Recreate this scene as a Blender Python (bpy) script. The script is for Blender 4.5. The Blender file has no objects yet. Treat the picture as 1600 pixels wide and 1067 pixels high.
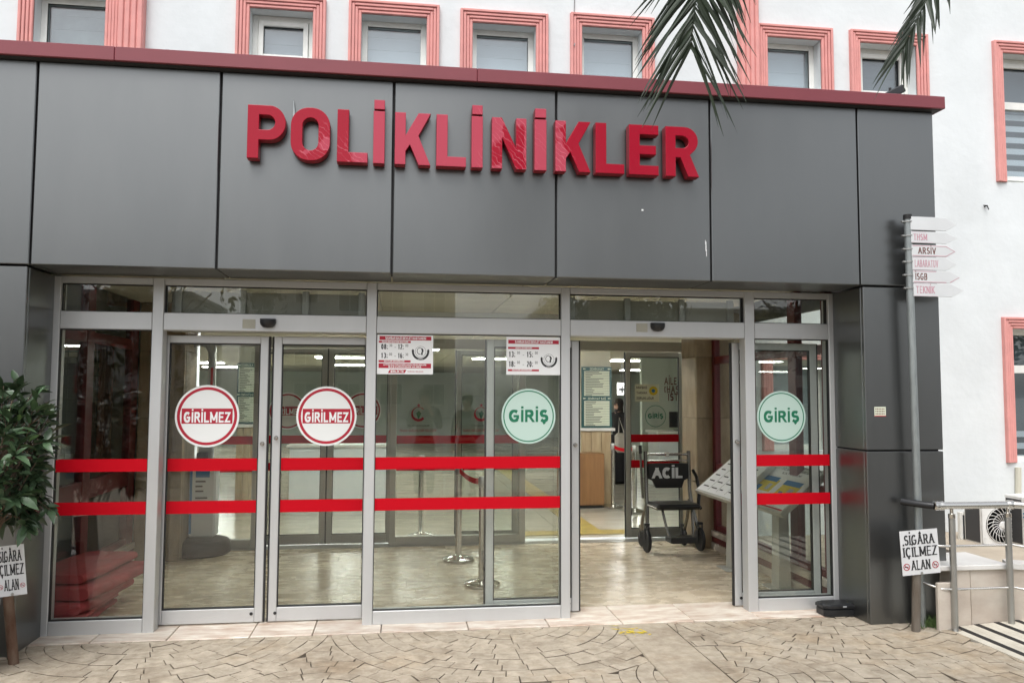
import bpy, math, random
from math import sin, cos, pi, radians, sqrt, atan2
from mathutils import Vector, Matrix
random.seed(7)
S = bpy.context.scene
COL = S.collection

# ------------------------------------------------------------------ camera, sky, sun, exposure
YAW, PITCH, ROLL, FPX, EYE = 0.13956, 0.06481, 0.00431, 1260.0, 1.68
_f = Vector((sin(YAW)*cos(PITCH), cos(YAW)*cos(PITCH), sin(PITCH)))
_r0 = Vector((cos(YAW), -sin(YAW), 0)); _u0 = _r0.cross(_f)
_r = _r0*cos(ROLL) + _u0*sin(ROLL); _u = -_r0*sin(ROLL) + _u0*cos(ROLL)
camd = bpy.data.cameras.new('camera'); cam = bpy.data.objects.new('camera', camd); COL.objects.link(cam)
cam.matrix_world = Matrix(((_r.x, _u.x, -_f.x, 0), (_r.y, _u.y, -_f.y, 0), (_r.z, _u.z, -_f.z, EYE), (0, 0, 0, 1)))
camd.sensor_width = 36; camd.lens = 36*FPX/1600; camd.clip_end = 2000; camd.clip_start = 0.02
S.camera = cam
SUN_EL, SUN_AZ = radians(58), radians(200)
world = bpy.data.worlds.new('World'); S.world = world; world.use_nodes = True
wn = world.node_tree; bg = wn.nodes['Background']
sky = wn.nodes.new('ShaderNodeTexSky'); sky.sky_type = 'NISHITA'; sky.sun_disc = False
sky.sun_elevation = SUN_EL; sky.sun_rotation = SUN_AZ; sky.dust_density = 3.0; sky.air_density = 1.0
hs = wn.nodes.new('ShaderNodeHueSaturation'); hs.inputs['Saturation'].default_value = 0.22
wn.links.new(sky.outputs[0], hs.inputs['Color']); wn.links.new(hs.outputs[0], bg.inputs[0])
bg.inputs[1].default_value = 0.13
sund = bpy.data.lights.new('sun', 'SUN'); sun = bpy.data.objects.new('sun', sund); COL.objects.link(sun)
sund.energy = 1.0; sund.angle = radians(40); sund.color = (1, .98, .96)
_sd = Vector((sin(SUN_AZ)*cos(SUN_EL), cos(SUN_AZ)*cos(SUN_EL), sin(SUN_EL)))
sun.rotation_euler = _sd.to_track_quat('Z', 'Y').to_euler(); sun.location = (0, -5, 30)
S.view_settings.view_transform = 'Standard'; S.view_settings.look = 'None'
S.view_settings.exposure = 0.9; S.view_settings.gamma = 1.0; S.view_settings.use_curve_mapping = False
S.render.engine = 'CYCLES'
S.cycles.transparent_max_bounces = 40; S.cycles.max_bounces = 10; S.cycles.glossy_bounces = 5; S.cycles.diffuse_bounces = 5
S.cycles.use_denoising = True; S.cycles.caustics_reflective = False; S.cycles.caustics_refractive = False
S.cycles.sample_clamp_indirect = 6.0

def ray(px, py):                       # a pixel of the photograph as a direction from the camera
    return _r*((px-800)/FPX) - _u*((py-533.5)/FPX) + _f
def at(px, py, Y):                     # the point seen at a pixel on the plane y = Y
    d = ray(px, py); return Vector((0, 0, EYE)) + d*(Y/d.y)
def atz(px, py, z=0.0):                # ... on the plane z
    d = ray(px, py); return Vector((0, 0, EYE)) + d*((z-EYE)/d.z)
def atx(px, py, X):
    d = ray(px, py); return Vector((0, 0, EYE)) + d*(X/d.x)

# ------------------------------------------------------------------ materials
MATS = {}
def nn(nt, t, **kw):
    n = nt.nodes.new(t)
    for k, v in kw.items():
        setattr(n, k, v)
    return n
def mat(name, col, rough=.5, metal=0.0, var=0.0, vscale=3.0, col2=None, bump=0.0, bscale=60.0, spec=.5, stretch=None, rand=0.0, coat=0.0, detail=6):
    m = bpy.data.materials.new(name); m.use_nodes = True; nt = m.node_tree; L = nt.links
    p = nt.nodes['Principled BSDF']
    p.inputs['Roughness'].default_value = rough; p.inputs['Metallic'].default_value = metal
    p.inputs['Specular IOR Level'].default_value = spec; p.inputs['Coat Weight'].default_value = coat
    p.inputs['Base Color'].default_value = (*col, 1)
    tc = nn(nt, 'ShaderNodeTexCoord'); src = tc.outputs['Object']
    if stretch:
        mp = nn(nt, 'ShaderNodeMapping'); mp.inputs['Scale'].default_value = stretch
        L.new(src, mp.inputs['Vector']); src = mp.outputs[0]
    if rand:      # every piece its own stretch of stone
        oi0 = nn(nt, 'ShaderNodeObjectInfo'); vs_ = nn(nt, 'ShaderNodeVectorMath', operation='SCALE'); vs_.inputs[0].default_value = (17, 31, 23)
        L.new(oi0.outputs['Random'], vs_.inputs['Scale']); va = nn(nt, 'ShaderNodeVectorMath', operation='ADD'); L.new(src, va.inputs[0]); L.new(vs_.outputs[0], va.inputs[1]); src = va.outputs[0]
    out = None
    if var or col2:
        no = nn(nt, 'ShaderNodeTexNoise'); no.inputs['Scale'].default_value = vscale; no.inputs['Detail'].default_value = detail
        no.inputs['Roughness'].default_value = .62
        L.new(src, no.inputs['Vector'])
        rp = nn(nt, 'ShaderNodeValToRGB'); L.new(no.outputs[0], rp.inputs[0])
        c2 = col2 or tuple(c*(1-var) for c in col); c1 = col if col2 else tuple(min(1, c*(1+var*.5)) for c in col)
        rp.color_ramp.elements[0].position = .32; rp.color_ramp.elements[1].position = .68
        rp.color_ramp.elements[0].color = (*c2, 1); rp.color_ramp.elements[1].color = (*c1, 1)
        out = rp.outputs[0]
        mr = nn(nt, 'ShaderNodeMapRange'); L.new(no.outputs[0], mr.inputs[0])
        mr.inputs[3].default_value = max(0, rough-.08); mr.inputs[4].default_value = min(1, rough+.08)
        L.new(mr.outputs[0], p.inputs['Roughness'])
    if rand:
        oi = nn(nt, 'ShaderNodeObjectInfo'); mr = nn(nt, 'ShaderNodeMapRange'); L.new(oi.outputs['Random'], mr.inputs[0])
        mr.inputs[3].default_value = 1-rand; mr.inputs[4].default_value = 1+rand*.6
        h = nn(nt, 'ShaderNodeHueSaturation'); L.new(mr.outputs[0], h.inputs['Value'])
        if out: L.new(out, h.inputs['Color'])
        else: h.inputs['Color'].default_value = (*col, 1)
        out = h.outputs[0]
    if out: L.new(out, p.inputs['Base Color'])
    if bump:
        nb = nn(nt, 'ShaderNodeTexNoise'); nb.inputs['Scale'].default_value = bscale; nb.inputs['Detail'].default_value = 5
        L.new(src, nb.inputs['Vector'])
        b = nn(nt, 'ShaderNodeBump'); b.inputs['Strength'].default_value = bump; b.inputs['Distance'].default_value = .01
        L.new(nb.outputs[0], b.inputs['Height']); L.new(b.outputs[0], p.inputs['Normal'])
    MATS[name] = m
    return m
def emit(name, col, s):
    m = bpy.data.materials.new(name); m.use_nodes = True; p = m.node_tree.nodes['Principled BSDF']
    p.inputs['Base Color'].default_value = (.8, .8, .8, 1); p.inputs['Emission Color'].default_value = (*col, 1); p.inputs['Emission Strength'].default_value = s
    MATS[name] = m; return m
def glass(name, tint, gain=1.0, base=.042):
    m = bpy.data.materials.new(name); m.use_nodes = True; nt = m.node_tree; L = nt.links
    nt.nodes.remove(nt.nodes['Principled BSDF']); o = nt.nodes['Material Output']
    tr = nn(nt, 'ShaderNodeBsdfTransparent'); tr.inputs[0].default_value = (*tint, 1)
    gl = nn(nt, 'ShaderNodeBsdfGlossy'); gl.inputs['Roughness'].default_value = 0.0
    lw = nn(nt, 'ShaderNodeLayerWeight'); lw.inputs[0].default_value = .5
    pw = nn(nt, 'ShaderNodeMath', operation='POWER'); pw.inputs[1].default_value = 5; L.new(lw.outputs['Facing'], pw.inputs[0])
    ma = nn(nt, 'ShaderNodeMath', operation='MULTIPLY_ADD'); ma.inputs[1].default_value = .9; ma.inputs[2].default_value = base*gain; L.new(pw.outputs[0], ma.inputs[0])
    mx = nn(nt, 'ShaderNodeMixShader'); L.new(ma.outputs[0], mx.inputs[0]); L.new(tr.outputs[0], mx.inputs[1]); L.new(gl.outputs[0], mx.inputs[2]); L.new(mx.outputs[0], o.inputs[0])
    MATS[name] = m; return m

M = MATS
mat('plaster', (.71, .742, .75), .9, var=.07, vscale=1.1, bump=.5, bscale=9)
mat('pink', (.71, .318, .292), .75, var=.10, vscale=6, bump=.08, bscale=40)
mat('fascia', (.190, .196, .195), .33, metal=.95, var=.045, vscale=1.6, stretch=(2, 2, .5), rand=.03, bump=.10, bscale=1.6)
mat('joint_dark', (.03, .03, .032), .7)
mat('cap_red', (.20, .038, .05), .38, var=.08, vscale=2, spec=.5)
mat('aluminium', (.56, .57, .57), .42, metal=.35, var=.05, vscale=3, stretch=(1, 1, .2))
mat('inner_aluminium', (.43, .43, .39), .45, metal=.3, var=.05, vscale=3)
mat('rubber', (.012, .012, .013), .6)
mat('black_plastic', (.015, .016, .018), .4, var=.3, vscale=8)
mat('pvc_white', (.80, .80, .76), .45, var=.10, vscale=5)
mat('blind', (.80, .83, .84), .8, var=.05, vscale=2)
mat('blind_mid', (.30, .32, .31), .8, var=.3, vscale=3)
mat('blind_grey', (.55, .57, .58), .8, var=.1, vscale=3)
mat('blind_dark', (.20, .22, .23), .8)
mat('red_frame', (.12, .012, .016), .4, var=.15, vscale=4)
mat('stripe_red', (.50, .003, .012), .5, spec=.12)
mat('white_print', (.82, .83, .83), .5)
mat('sticker_white', (.80, .82, .81), .45)
mat('sticker_green', (.48, .63, .565), .45)
mat('ink_green', (.005, .16, .08), .5)
mat('ink_red', (.42, .008, .03), .5)
mat('ink_black', (.02, .02, .022), .6)
mat('ink_fade', (.55, .30, .36), .6)
mat('ink_fade_light', (.70, .60, .65), .6)
mat('ink_brown', (.16, .06, .05), .6)
mat('ink_blue', (.02, .18, .42), .5)
mat('ink_yellow', (.70, .55, .04), .5)
mat('marble_floor', (.76, .665, .51), .27, col2=(.48, .385, .265), vscale=3.6, stretch=(1, 2.2, 1), bump=.008, rand=.12, detail=14)
mat('hall_floor', (.50, .47, .38), .18, col2=(.36, .33, .27), vscale=1.5, stretch=(1, 3, 1))
mat('threshold', (.84, .79, .69), .4, col2=(.50, .36, .27), vscale=5, stretch=(1, 3, 1), bump=.05, rand=.16, detail=12)
mat('travertine', (.40, .32, .215), .45, col2=(.22, .165, .10), vscale=4, stretch=(2, 2, .6), bump=.05, rand=.10, detail=12)
mat('marble_clad', (.66, .60, .52), .4, col2=(.50, .42, .35), vscale=3, stretch=(1, 1, 1.6), rand=.08)
mat('ramp_stone', (.70, .66, .56), .6, col2=(.56, .52, .43), vscale=6, bump=.1)
mat('coping', (.80, .79, .76), .4, col2=(.68, .66, .62), vscale=5)
mat('ceiling', (.58, .56, .46), .6, var=.06, vscale=2, rand=.05)
mat('board_beige', (.42, .41, .34), .7, var=.08, vscale=4)
mat('hall_wall', (.60, .66, .60), .7, var=.06, vscale=1)
mat('hall_cream', (.62, .60, .50), .7, var=.06, vscale=1)
mat('strip_concrete', (.50, .435, .34), .85, col2=(.36, .305, .23), vscale=16, bump=.4, bscale=60, detail=12)
mat('paver', (.52, .455, .36), .82, col2=(.33, .28, .21), vscale=14, bump=.55, bscale=45, rand=.07, detail=12)
def stain(name, c, scale, lo, hi, amt):           # large soiled patches over the ground, in world space
    m = MATS[name]; nt = m.node_tree; L = nt.links; p = nt.nodes['Principled BSDF']; src = p.inputs['Base Color'].links[0].from_socket
    ge = nn(nt, 'ShaderNodeNewGeometry'); no = nn(nt, 'ShaderNodeTexNoise'); no.inputs['Scale'].default_value = scale; no.inputs['Detail'].default_value = 8; no.inputs['Roughness'].default_value = .7
    L.new(ge.outputs['Position'], no.inputs['Vector']); mr = nn(nt, 'ShaderNodeMapRange'); mr.inputs[1].default_value = lo; mr.inputs[2].default_value = hi; mr.inputs[4].default_value = amt
    L.new(no.outputs[0], mr.inputs[0]); mx = nn(nt, 'ShaderNodeMixRGB', blend_type='MULTIPLY'); L.new(mr.outputs[0], mx.inputs[0]); L.new(src, mx.inputs[1]); mx.inputs[2].default_value = (*c, 1); L.new(mx.outputs[0], p.inputs['Base Color'])
stain('strip_concrete', (.50, .44, .38), 1.3, .50, .72, .9); stain('strip_concrete', (1.0, .82, .60), .9, .52, .7, .55)
stain('paver', (.50, .44, .38), 1.3, .50, .72, .9); stain('plaster', (.80, .80, .77), .7, .52, .75, .30)
stain('paver', (1.0, .82, .60), .9, .52, .7, .55)
mat('concrete', (.50, .435, .345), .85, col2=(.38, .32, .245), vscale=3, bump=.3, bscale=50, detail=9)
mat('mortar', (.085, .068, .05), .95, var=.4, vscale=10)
mat('joint_soil', (.30, .25, .185), .95, col2=(.10, .08, .06), vscale=2.5)
mat('asphalt', (.20, .19, .17), .9, var=.2, vscale=3)
mat('steel', (.62, .61, .58), .18, metal=1.0, var=.04, vscale=5)
mat('steel_dull', (.45, .45, .43), .38, metal=.9, var=.1, vscale=5)
mat('galv', (.33, .36, .36), .45, metal=.6, var=.15, vscale=8, stretch=(3, 3, 1))
mat('post_grey', (.20, .18, .155), .6, metal=.2, col2=(.13, .105, .08), vscale=8, stretch=(2, 2, .6))
mat('rust', (.20, .14, .10), .75, metal=.2, col2=(.10, .045, .025), vscale=9, stretch=(2, 2, .6), bump=.2)
mat('sign_grey', (.66, .68, .69), .45, metal=.0, var=.06, vscale=4)
mat('sign_white', (.70, .71, .72), .5, var=.05, vscale=5)
mat('mat_red', (.34, .045, .05), .95, var=.25, vscale=6, bump=.4, bscale=150)
mat('casing', (.74, .74, .72), .5, var=.08, vscale=5)
mat('fan_dark', (.05, .05, .052), .6)
mat('leaf', (.07, .125, .06), .36, var=.45, vscale=9, rand=.45, spec=.5)
mat('leaf_young', (.14, .24, .08), .42, var=.2, vscale=9, rand=.2)
mat('palm', (.030, .046, .026), .5, var=.3, vscale=6, rand=.3)
mat('tree_leaf', (.045, .07, .028), .6, var=.5, vscale=1.0, rand=.2)
mat('bark', (.14, .10, .07), .9, var=.3, vscale=6, bump=.8, bscale=20)
mat('grass', (.10, .17, .05), .7, var=.3, vscale=8)
mat('soil', (.07, .055, .04), .95)
mat('pot_white', (.75, .75, .73), .6, var=.1, vscale=6)
mat('leatherette', (.014, .014, .015), .33, var=.2, vscale=20, bump=.1, bscale=80)
mat('chrome_dark', (.20, .19, .17), .25, metal=1.0)
mat('wood', (.24, .12, .045), .5, col2=(.19, .09, .03), vscale=4, stretch=(6, 6, .6))
mat('wood_pale', (.46, .36, .22), .5, col2=(.30, .21, .11), vscale=3, stretch=(4, 4, .5))
mat('teal', (.01, .07, .07), .4)
mat('paper', (.66, .70, .56), .6)
mat('machine_grey', (.42, .44, .45), .45, var=.06, vscale=5)
mat('kiosk_white', (.70, .74, .76), .45, var=.05, vscale=5)
mat('cloth_black', (.012, .012, .014), .9, var=.3, vscale=12)
mat('cloth_grey', (.10, .10, .11), .9, var=.3, vscale=12)
mat('cloth_blue', (.02, .03, .06), .9, var=.3, vscale=12)
mat('skin', (.50, .30, .22), .55, var=.08, vscale=12)
mat('hair', (.015, .011, .009), .6)
mat('bag', (.55, .52, .47), .8, var=.1, vscale=8)
mat('block_wall', (.60, .57, .52), .85, var=.12, vscale=.5)
mat('block_dark', (.10, .11, .12), .3)
mat('far_wall', (.45, .44, .42), .85, var=.2, vscale=.4)
mat('car_white', (.75, .75, .75), .3, coat=.5)
mat('gold', (.55, .42, .05), .5)
mat('yellow_paint', (.75, .58, .03), .7)
mat('tactile', (.30, .22, .05), .6, var=.3, vscale=6)
mat('wire', (.25, .25, .25), .6)
emit('lamp', (1, 1, .97), 26.0)
emit('lamp_room', (1, 1, .95), 4.0)
glass('glass', (.95, .968, .95), base=.064)
glass('glass_inner', (.93, .95, .93), base=.03)
glass('window_glass', (.86, .90, .92), base=.13)

# letters: red acrylic, partly still under a wrinkled pink protective film
def letter_mat():
    m = mat('letter_red', (.33, .003, .020), .22, spec=.28); nt = m.node_tree; L = nt.links; p = nt.nodes['Principled BSDF']
    ge = nn(nt, 'ShaderNodeTexCoord'); sx = nn(nt, 'ShaderNodeSeparateXYZ'); L.new(ge.outputs['Object'], sx.inputs[0])
    no = nn(nt, 'ShaderNodeTexNoise'); no.inputs['Scale'].default_value = 4.2; no.inputs['Detail'].default_value = 2; L.new(ge.outputs['Object'], no.inputs['Vector'])
    # coverage along the sign: film over the middle letters
    rp = nn(nt, 'ShaderNodeValToRGB'); rp.color_ramp.interpolation = 'LINEAR'
    mr = nn(nt, 'ShaderNodeMapRange'); mr.inputs[1].default_value = 0.0; mr.inputs[2].default_value = 3.2; L.new(sx.outputs[0], mr.inputs[0])
    L.new(mr.outputs[0], rp.inputs[0]); e = rp.color_ramp.elements
    e[0].position = 0; e[0].color = (.0, 0, 0, 1); e[1].position = 1; e[1].color = (0, 0, 0, 1)
    for ps, v in ((.10, .16), (.16, .42), (.21, .40), (.24, .62), (.27, 1), (.47, 1), (.50, .66), (.55, .55), (.62, .55), (.68, .52), (.72, .35), (.78, .08)):
        a = e.new(ps); a.color = (v, v, v, 1)
    ad = nn(nt, 'ShaderNodeMath', operation='ADD'); L.new(rp.outputs[0], ad.inputs[0]); L.new(no.outputs[0], ad.inputs[1])
    th = nn(nt, 'ShaderNodeMapRange'); th.inputs[1].default_value = 1.0; th.inputs[2].default_value = 1.03; L.new(ad.outputs[0], th.inputs[0])
    # wrinkles: thin bright creases near the film's edge
    wv = nn(nt, 'ShaderNodeTexWave'); wv.inputs['Scale'].default_value = 14; wv.inputs['Distortion'].default_value = 7; wv.inputs['Detail'].default_value = 2
    wv.bands_direction = 'DIAGONAL'; L.new(ge.outputs['Object'], wv.inputs['Vector'])
    cr = nn(nt, 'ShaderNodeMapRange'); cr.inputs[1].default_value = .84; cr.inputs[2].default_value = .96; L.new(wv.outputs['Fac'], cr.inputs[0])
    ne = nn(nt, 'ShaderNodeMapRange'); ne.inputs[1].default_value = .86; ne.inputs[2].default_value = 1.0; L.new(ad.outputs[0], ne.inputs[0])
    n2 = nn(nt, 'ShaderNodeMapRange'); n2.inputs[1].default_value = 1.22; n2.inputs[2].default_value = 1.06; L.new(ad.outputs[0], n2.inputs[0])
    m1 = nn(nt, 'ShaderNodeMath', operation='MULTIPLY'); L.new(ne.outputs[0], m1.inputs[0]); L.new(n2.outputs[0], m1.inputs[1])
    m2 = nn(nt, 'ShaderNodeMath', operation='MULTIPLY'); L.new(m1.outputs[0], m2.inputs[0]); L.new(cr.outputs[0], m2.inputs[1])
    mx = nn(nt, 'ShaderNodeMixRGB'); mx.inputs[1].default_value = (.33, .003, .020, 1); mx.inputs[2].default_value = (.43, .05, .085, 1); L.new(th.outputs[0], mx.inputs[0])
    mx2 = nn(nt, 'ShaderNodeMixRGB'); mx2.inputs[2].default_value = (.56, .13, .17, 1); L.new(mx.outputs[0], mx2.inputs[1])
    m3 = nn(nt, 'ShaderNodeMath', operation='MULTIPLY'); m3.inputs[1].default_value = .6; L.new(m2.outputs[0], m3.inputs[0]); L.new(m3.outputs[0], mx2.inputs[0])
    L.new(mx2.outputs[0], p.inputs['Base Color'])
    ro = nn(nt, 'ShaderNodeMapRange'); ro.inputs[3].default_value = .22; ro.inputs[4].default_value = .5; L.new(th.outputs[0], ro.inputs[0]); L.new(ro.outputs[0], p.inputs['Roughness'])
    b = nn(nt, 'ShaderNodeBump'); b.inputs['Strength'].default_value = .35; b.inputs['Distance'].default_value = .006; L.new(m2.outputs[0], b.inputs['Height']); L.new(b.outputs[0], p.inputs['Normal'])
letter_mat()
mat('letter_side_shaded', (.28, .008, .022), .4)  # same red as the faces, with the sides' shading put into the colour

# ------------------------------------------------------------------ builders
def thing(name, label, cat, loc=(0, 0, 0), rotz=0.0, group=None):
    o = bpy.data.objects.new(name, None); COL.objects.link(o); o.location = loc; o.rotation_euler = (0, 0, rotz)
    o.empty_display_size = .1; o['label'] = label; o['category'] = cat
    if group: o['group'] = group
    return o
def tag(o, label=None, cat=None, group=None, kind=None):
    if label: o['label'] = label
    if cat: o['category'] = cat
    if group: o['group'] = group
    if kind: o['kind'] = kind
    return o
def wloc(o):
    v = Vector((0, 0, 0))
    while o: v += o.location; o = o.parent
    return v
def copy_tree(o, parent=None):
    c = o.copy(); COL.objects.link(c); c.parent = parent
    for ch in list(o.children): copy_tree(ch, c)
    return c

class MB:
    def __init__(s): s.v = []; s.f = []; s.m = []
    def add(s, vs, fs, mi=0):
        b = len(s.v); s.v += [Vector(v) for v in vs]; s.f += [tuple(i+b for i in f) for f in fs]; s.m += [mi]*len(fs); return s
    def box(s, a, b, mi=0, M4=None):
        x0, y0, z0 = (min(a[i], b[i]) for i in range(3)); x1, y1, z1 = (max(a[i], b[i]) for i in range(3))
        vs = [Vector(p) for p in ((x0, y0, z0), (x1, y0, z0), (x1, y1, z0), (x0, y1, z0), (x0, y0, z1), (x1, y0, z1), (x1, y1, z1), (x0, y1, z1))]
        if M4: vs = [M4 @ v for v in vs]
        return s.add(vs, [(0, 3, 2, 1), (4, 5, 6, 7), (0, 1, 5, 4), (1, 2, 6, 5), (2, 3, 7, 6), (3, 0, 4, 7)], mi)
    def bbox(s, a, b, r=.004, mi=0, M4=None):        # box with chamfered edges
        x0, y0, z0 = (min(a[i], b[i]) for i in range(3)); x1, y1, z1 = (max(a[i], b[i]) for i in range(3))
        r = min(r, (x1-x0)*.45, (y1-y0)*.45, (z1-z0)*.45)
        vs = []; idx = {}
        for ix, (X, sx) in enumerate(((x0, 1), (x1, -1))):
            for iy, (Yv, sy) in enumerate(((y0, 1), (y1, -1))):
                for iz, (Z, sz) in enumerate(((z0, 1), (z1, -1))):
                    for k in range(3):
                        p = [X + sx*r, Yv + sy*r, Z + sz*r]; p[k] = (X, Yv, Z)[k]
                        idx[(ix, iy, iz, k)] = len(vs); vs.append(Vector(p))
        fs = []
        c = [(0, 0), (1, 0), (1, 1), (0, 1)]
        for side in (0, 1):
            for k in range(3):
                q = []
                for (a_, b_) in c:
                    t = [0, 0, 0]; t[k] = side; t[(k+1) % 3] = a_; t[(k+2) % 3] = b_
                    q.append(idx[(*t, k)])
                fs.append(tuple(q) if side else tuple(reversed(q)))
        for k in range(3):       # edges along axis k
            i, j = (k+1) % 3, (k+2) % 3
            for a_ in (0, 1):
                for b_ in (0, 1):
                    t0 = [0, 0, 0]; t1 = [0, 0, 0]; t0[k] = 0; t1[k] = 1; t0[i] = t1[i] = a_; t0[j] = t1[j] = b_
                    q = (idx[(*t0, i)], idx[(*t1, i)], idx[(*t1, j)], idx[(*t0, j)])
                    fs.append(q if (a_ == b_) else tuple(reversed(q)))
        for ix in (0, 1):
            for iy in (0, 1):
                for iz in (0, 1):
                    q = tuple(idx[(ix, iy, iz, k)] for k in range(3))
                    fs.append(q if (ix+iy+iz) % 2 == 1 else tuple(reversed(q)))
        if M4: vs = [M4 @ v for v in vs]
        return s.add(vs, fs, mi)
    def tube(s, pts, r, n=10, mi=0, cap=True):
        pts = [Vector(p) for p in pts]; rs = r if isinstance(r, (list, tuple)) else [r]*len(pts)
        b = len(s.v); prev = None
        for i, p in enumerate(pts):
            t = (pts[min(i+1, len(pts)-1)] - pts[max(i-1, 0)]).normalized()
            if prev is None:
                u = t.orthogonal().normalized()
            else:
                u = (prev - t*prev.dot(t)).normalized()
            prev = u; w = t.cross(u)
            for k in range(n):
                a = 2*pi*k/n; s.v.append(p + (u*cos(a) + w*sin(a))*rs[i])
        for i in range(len(pts)-1):
            for k in range(n):
                s.f.append((b+i*n+k, b+i*n+(k+1) % n, b+(i+1)*n+(k+1) % n, b+(i+1)*n+k)); s.m.append(mi)
        if cap:
            s.f.append(tuple(b+k for k in reversed(range(n)))); s.m.append(mi)
            e = b+(len(pts)-1)*n; s.f.append(tuple(e+k for k in range(n))); s.m.append(mi)
        return s
    def lathe(s, prof, c=(0, 0, 0), n=24, mi=0, axis='z', ax=None):
        c = Vector(c); b = len(s.v)
        for (r, h) in prof:
            for k in range(n):
                a = 2*pi*k/n
                if axis == 'z': d = Vector((r*cos(a), r*sin(a), h))
                elif axis == 'y': d = Vector((r*cos(a), h, -r*sin(a)))
                else: d = Vector((h, r*cos(a), r*sin(a)))
                s.v.append(c + d)
        for i in range(len(prof)-1):
            for k in range(n):
                s.f.append((b+i*n+k, b+i*n+(k+1) % n, b+(i+1)*n+(k+1) % n, b+(i+1)*n+k)); s.m.append(mi)
        if prof[0][0] > 1e-6: s.f.append(tuple(b+k for k in reversed(range(n)))); s.m.append(mi)
        if prof[-1][0] > 1e-6:
            e = b+(len(prof)-1)*n; s.f.append(tuple(e+k for k in range(n))); s.m.append(mi)
        return s
    def prism(s, poly, d0, d1, o=(0, 0, 0), ex=(1, 0, 0), ey=(0, 0, 1), en=None, mi=0, bev=0.0, side=None):
        o = Vector(o); ex = Vector(ex); ey = Vector(ey); en = Vector(en) if en else ex.cross(ey)
        n = len(poly); P = [Vector((p[0], p[1])) for p in poly]
        P3 = lambda q, d: o + ex*q[0] + ey*q[1] + en*d
        rings = [[P3(p, d0) for p in P]]
        if bev:
            c = sum(P, Vector((0, 0)))/n
            ins = []
            for i in range(n):
                a, b_, c_ = P[i-1], P[i], P[(i+1) % n]
                n1 = Vector((-(b_-a).y, (b_-a).x)); n2 = Vector((-(c_-b_).y, (c_-b_).x))
                if n1.length < 1e-9 or n2.length < 1e-9: ins.append(b_ + (c-b_).normalized()*bev); continue
                mm = (n1.normalized()+n2.normalized())
                mm = mm.normalized() if mm.length > 1e-6 else n1.normalized()
                if mm.dot(c-b_) < 0: mm = -mm
                ins.append(b_ + mm*bev)
            sg = 1 if d1 > d0 else -1
            rings += [[P3(p, d1 - sg*bev*.7) for p in P], [P3(p, d1) for p in ins]]
        else: rings.append([P3(p, d1) for p in P])
        b = len(s.v)
        for r_ in rings: s.v += r_
        for k in range(len(rings)-1):
            for i in range(n):
                j = (i+1) % n; s.f.append((b+k*n+i, b+k*n+j, b+(k+1)*n+j, b+(k+1)*n+i)); s.m.append(side if (side is not None and k == 0) else mi)
        s.f.append(tuple(b+i for i in reversed(range(n)))); s.m.append(mi)
        e = b+(len(rings)-1)*n; s.f.append(tuple(e+i for i in range(n))); s.m.append(mi)
        return s
    def build(s, name, material, parent=None, smooth=False, local=False):
        off = Vector((0, 0, 0)) if (local or parent is None) else wloc(parent)
        me = bpy.data.meshes.new(name); me.from_pydata([v-off for v in s.v], [], s.f)
        ms = material if isinstance(material, (list, tuple)) else [material]
        for q in ms: me.materials.append(M[q])
        if len(ms) > 1: me.polygons.foreach_set('material_index', s.m)
        if smooth: me.polygons.foreach_set('use_smooth', [True]*len(me.polygons))
        me.update()
        o = bpy.data.objects.new(name, me); COL.objects.link(o)
        if parent: o.parent = parent
        return o
def box(name, a, b, material, parent=None, r=.003): return MB().bbox(a, b, r).build(name, material, parent)
def struct(o): o['kind'] = 'structure'; return o
def sroot(name):
    o = bpy.data.objects.new(name, None); COL.objects.link(o); o['kind'] = 'structure'; return o
def smooth_sharp(o, ang=40):
    me = o.data
    me.polygons.foreach_set('use_smooth', [True]*len(me.polygons))
    me.set_sharp_from_angle(angle=radians(ang)); return o

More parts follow.
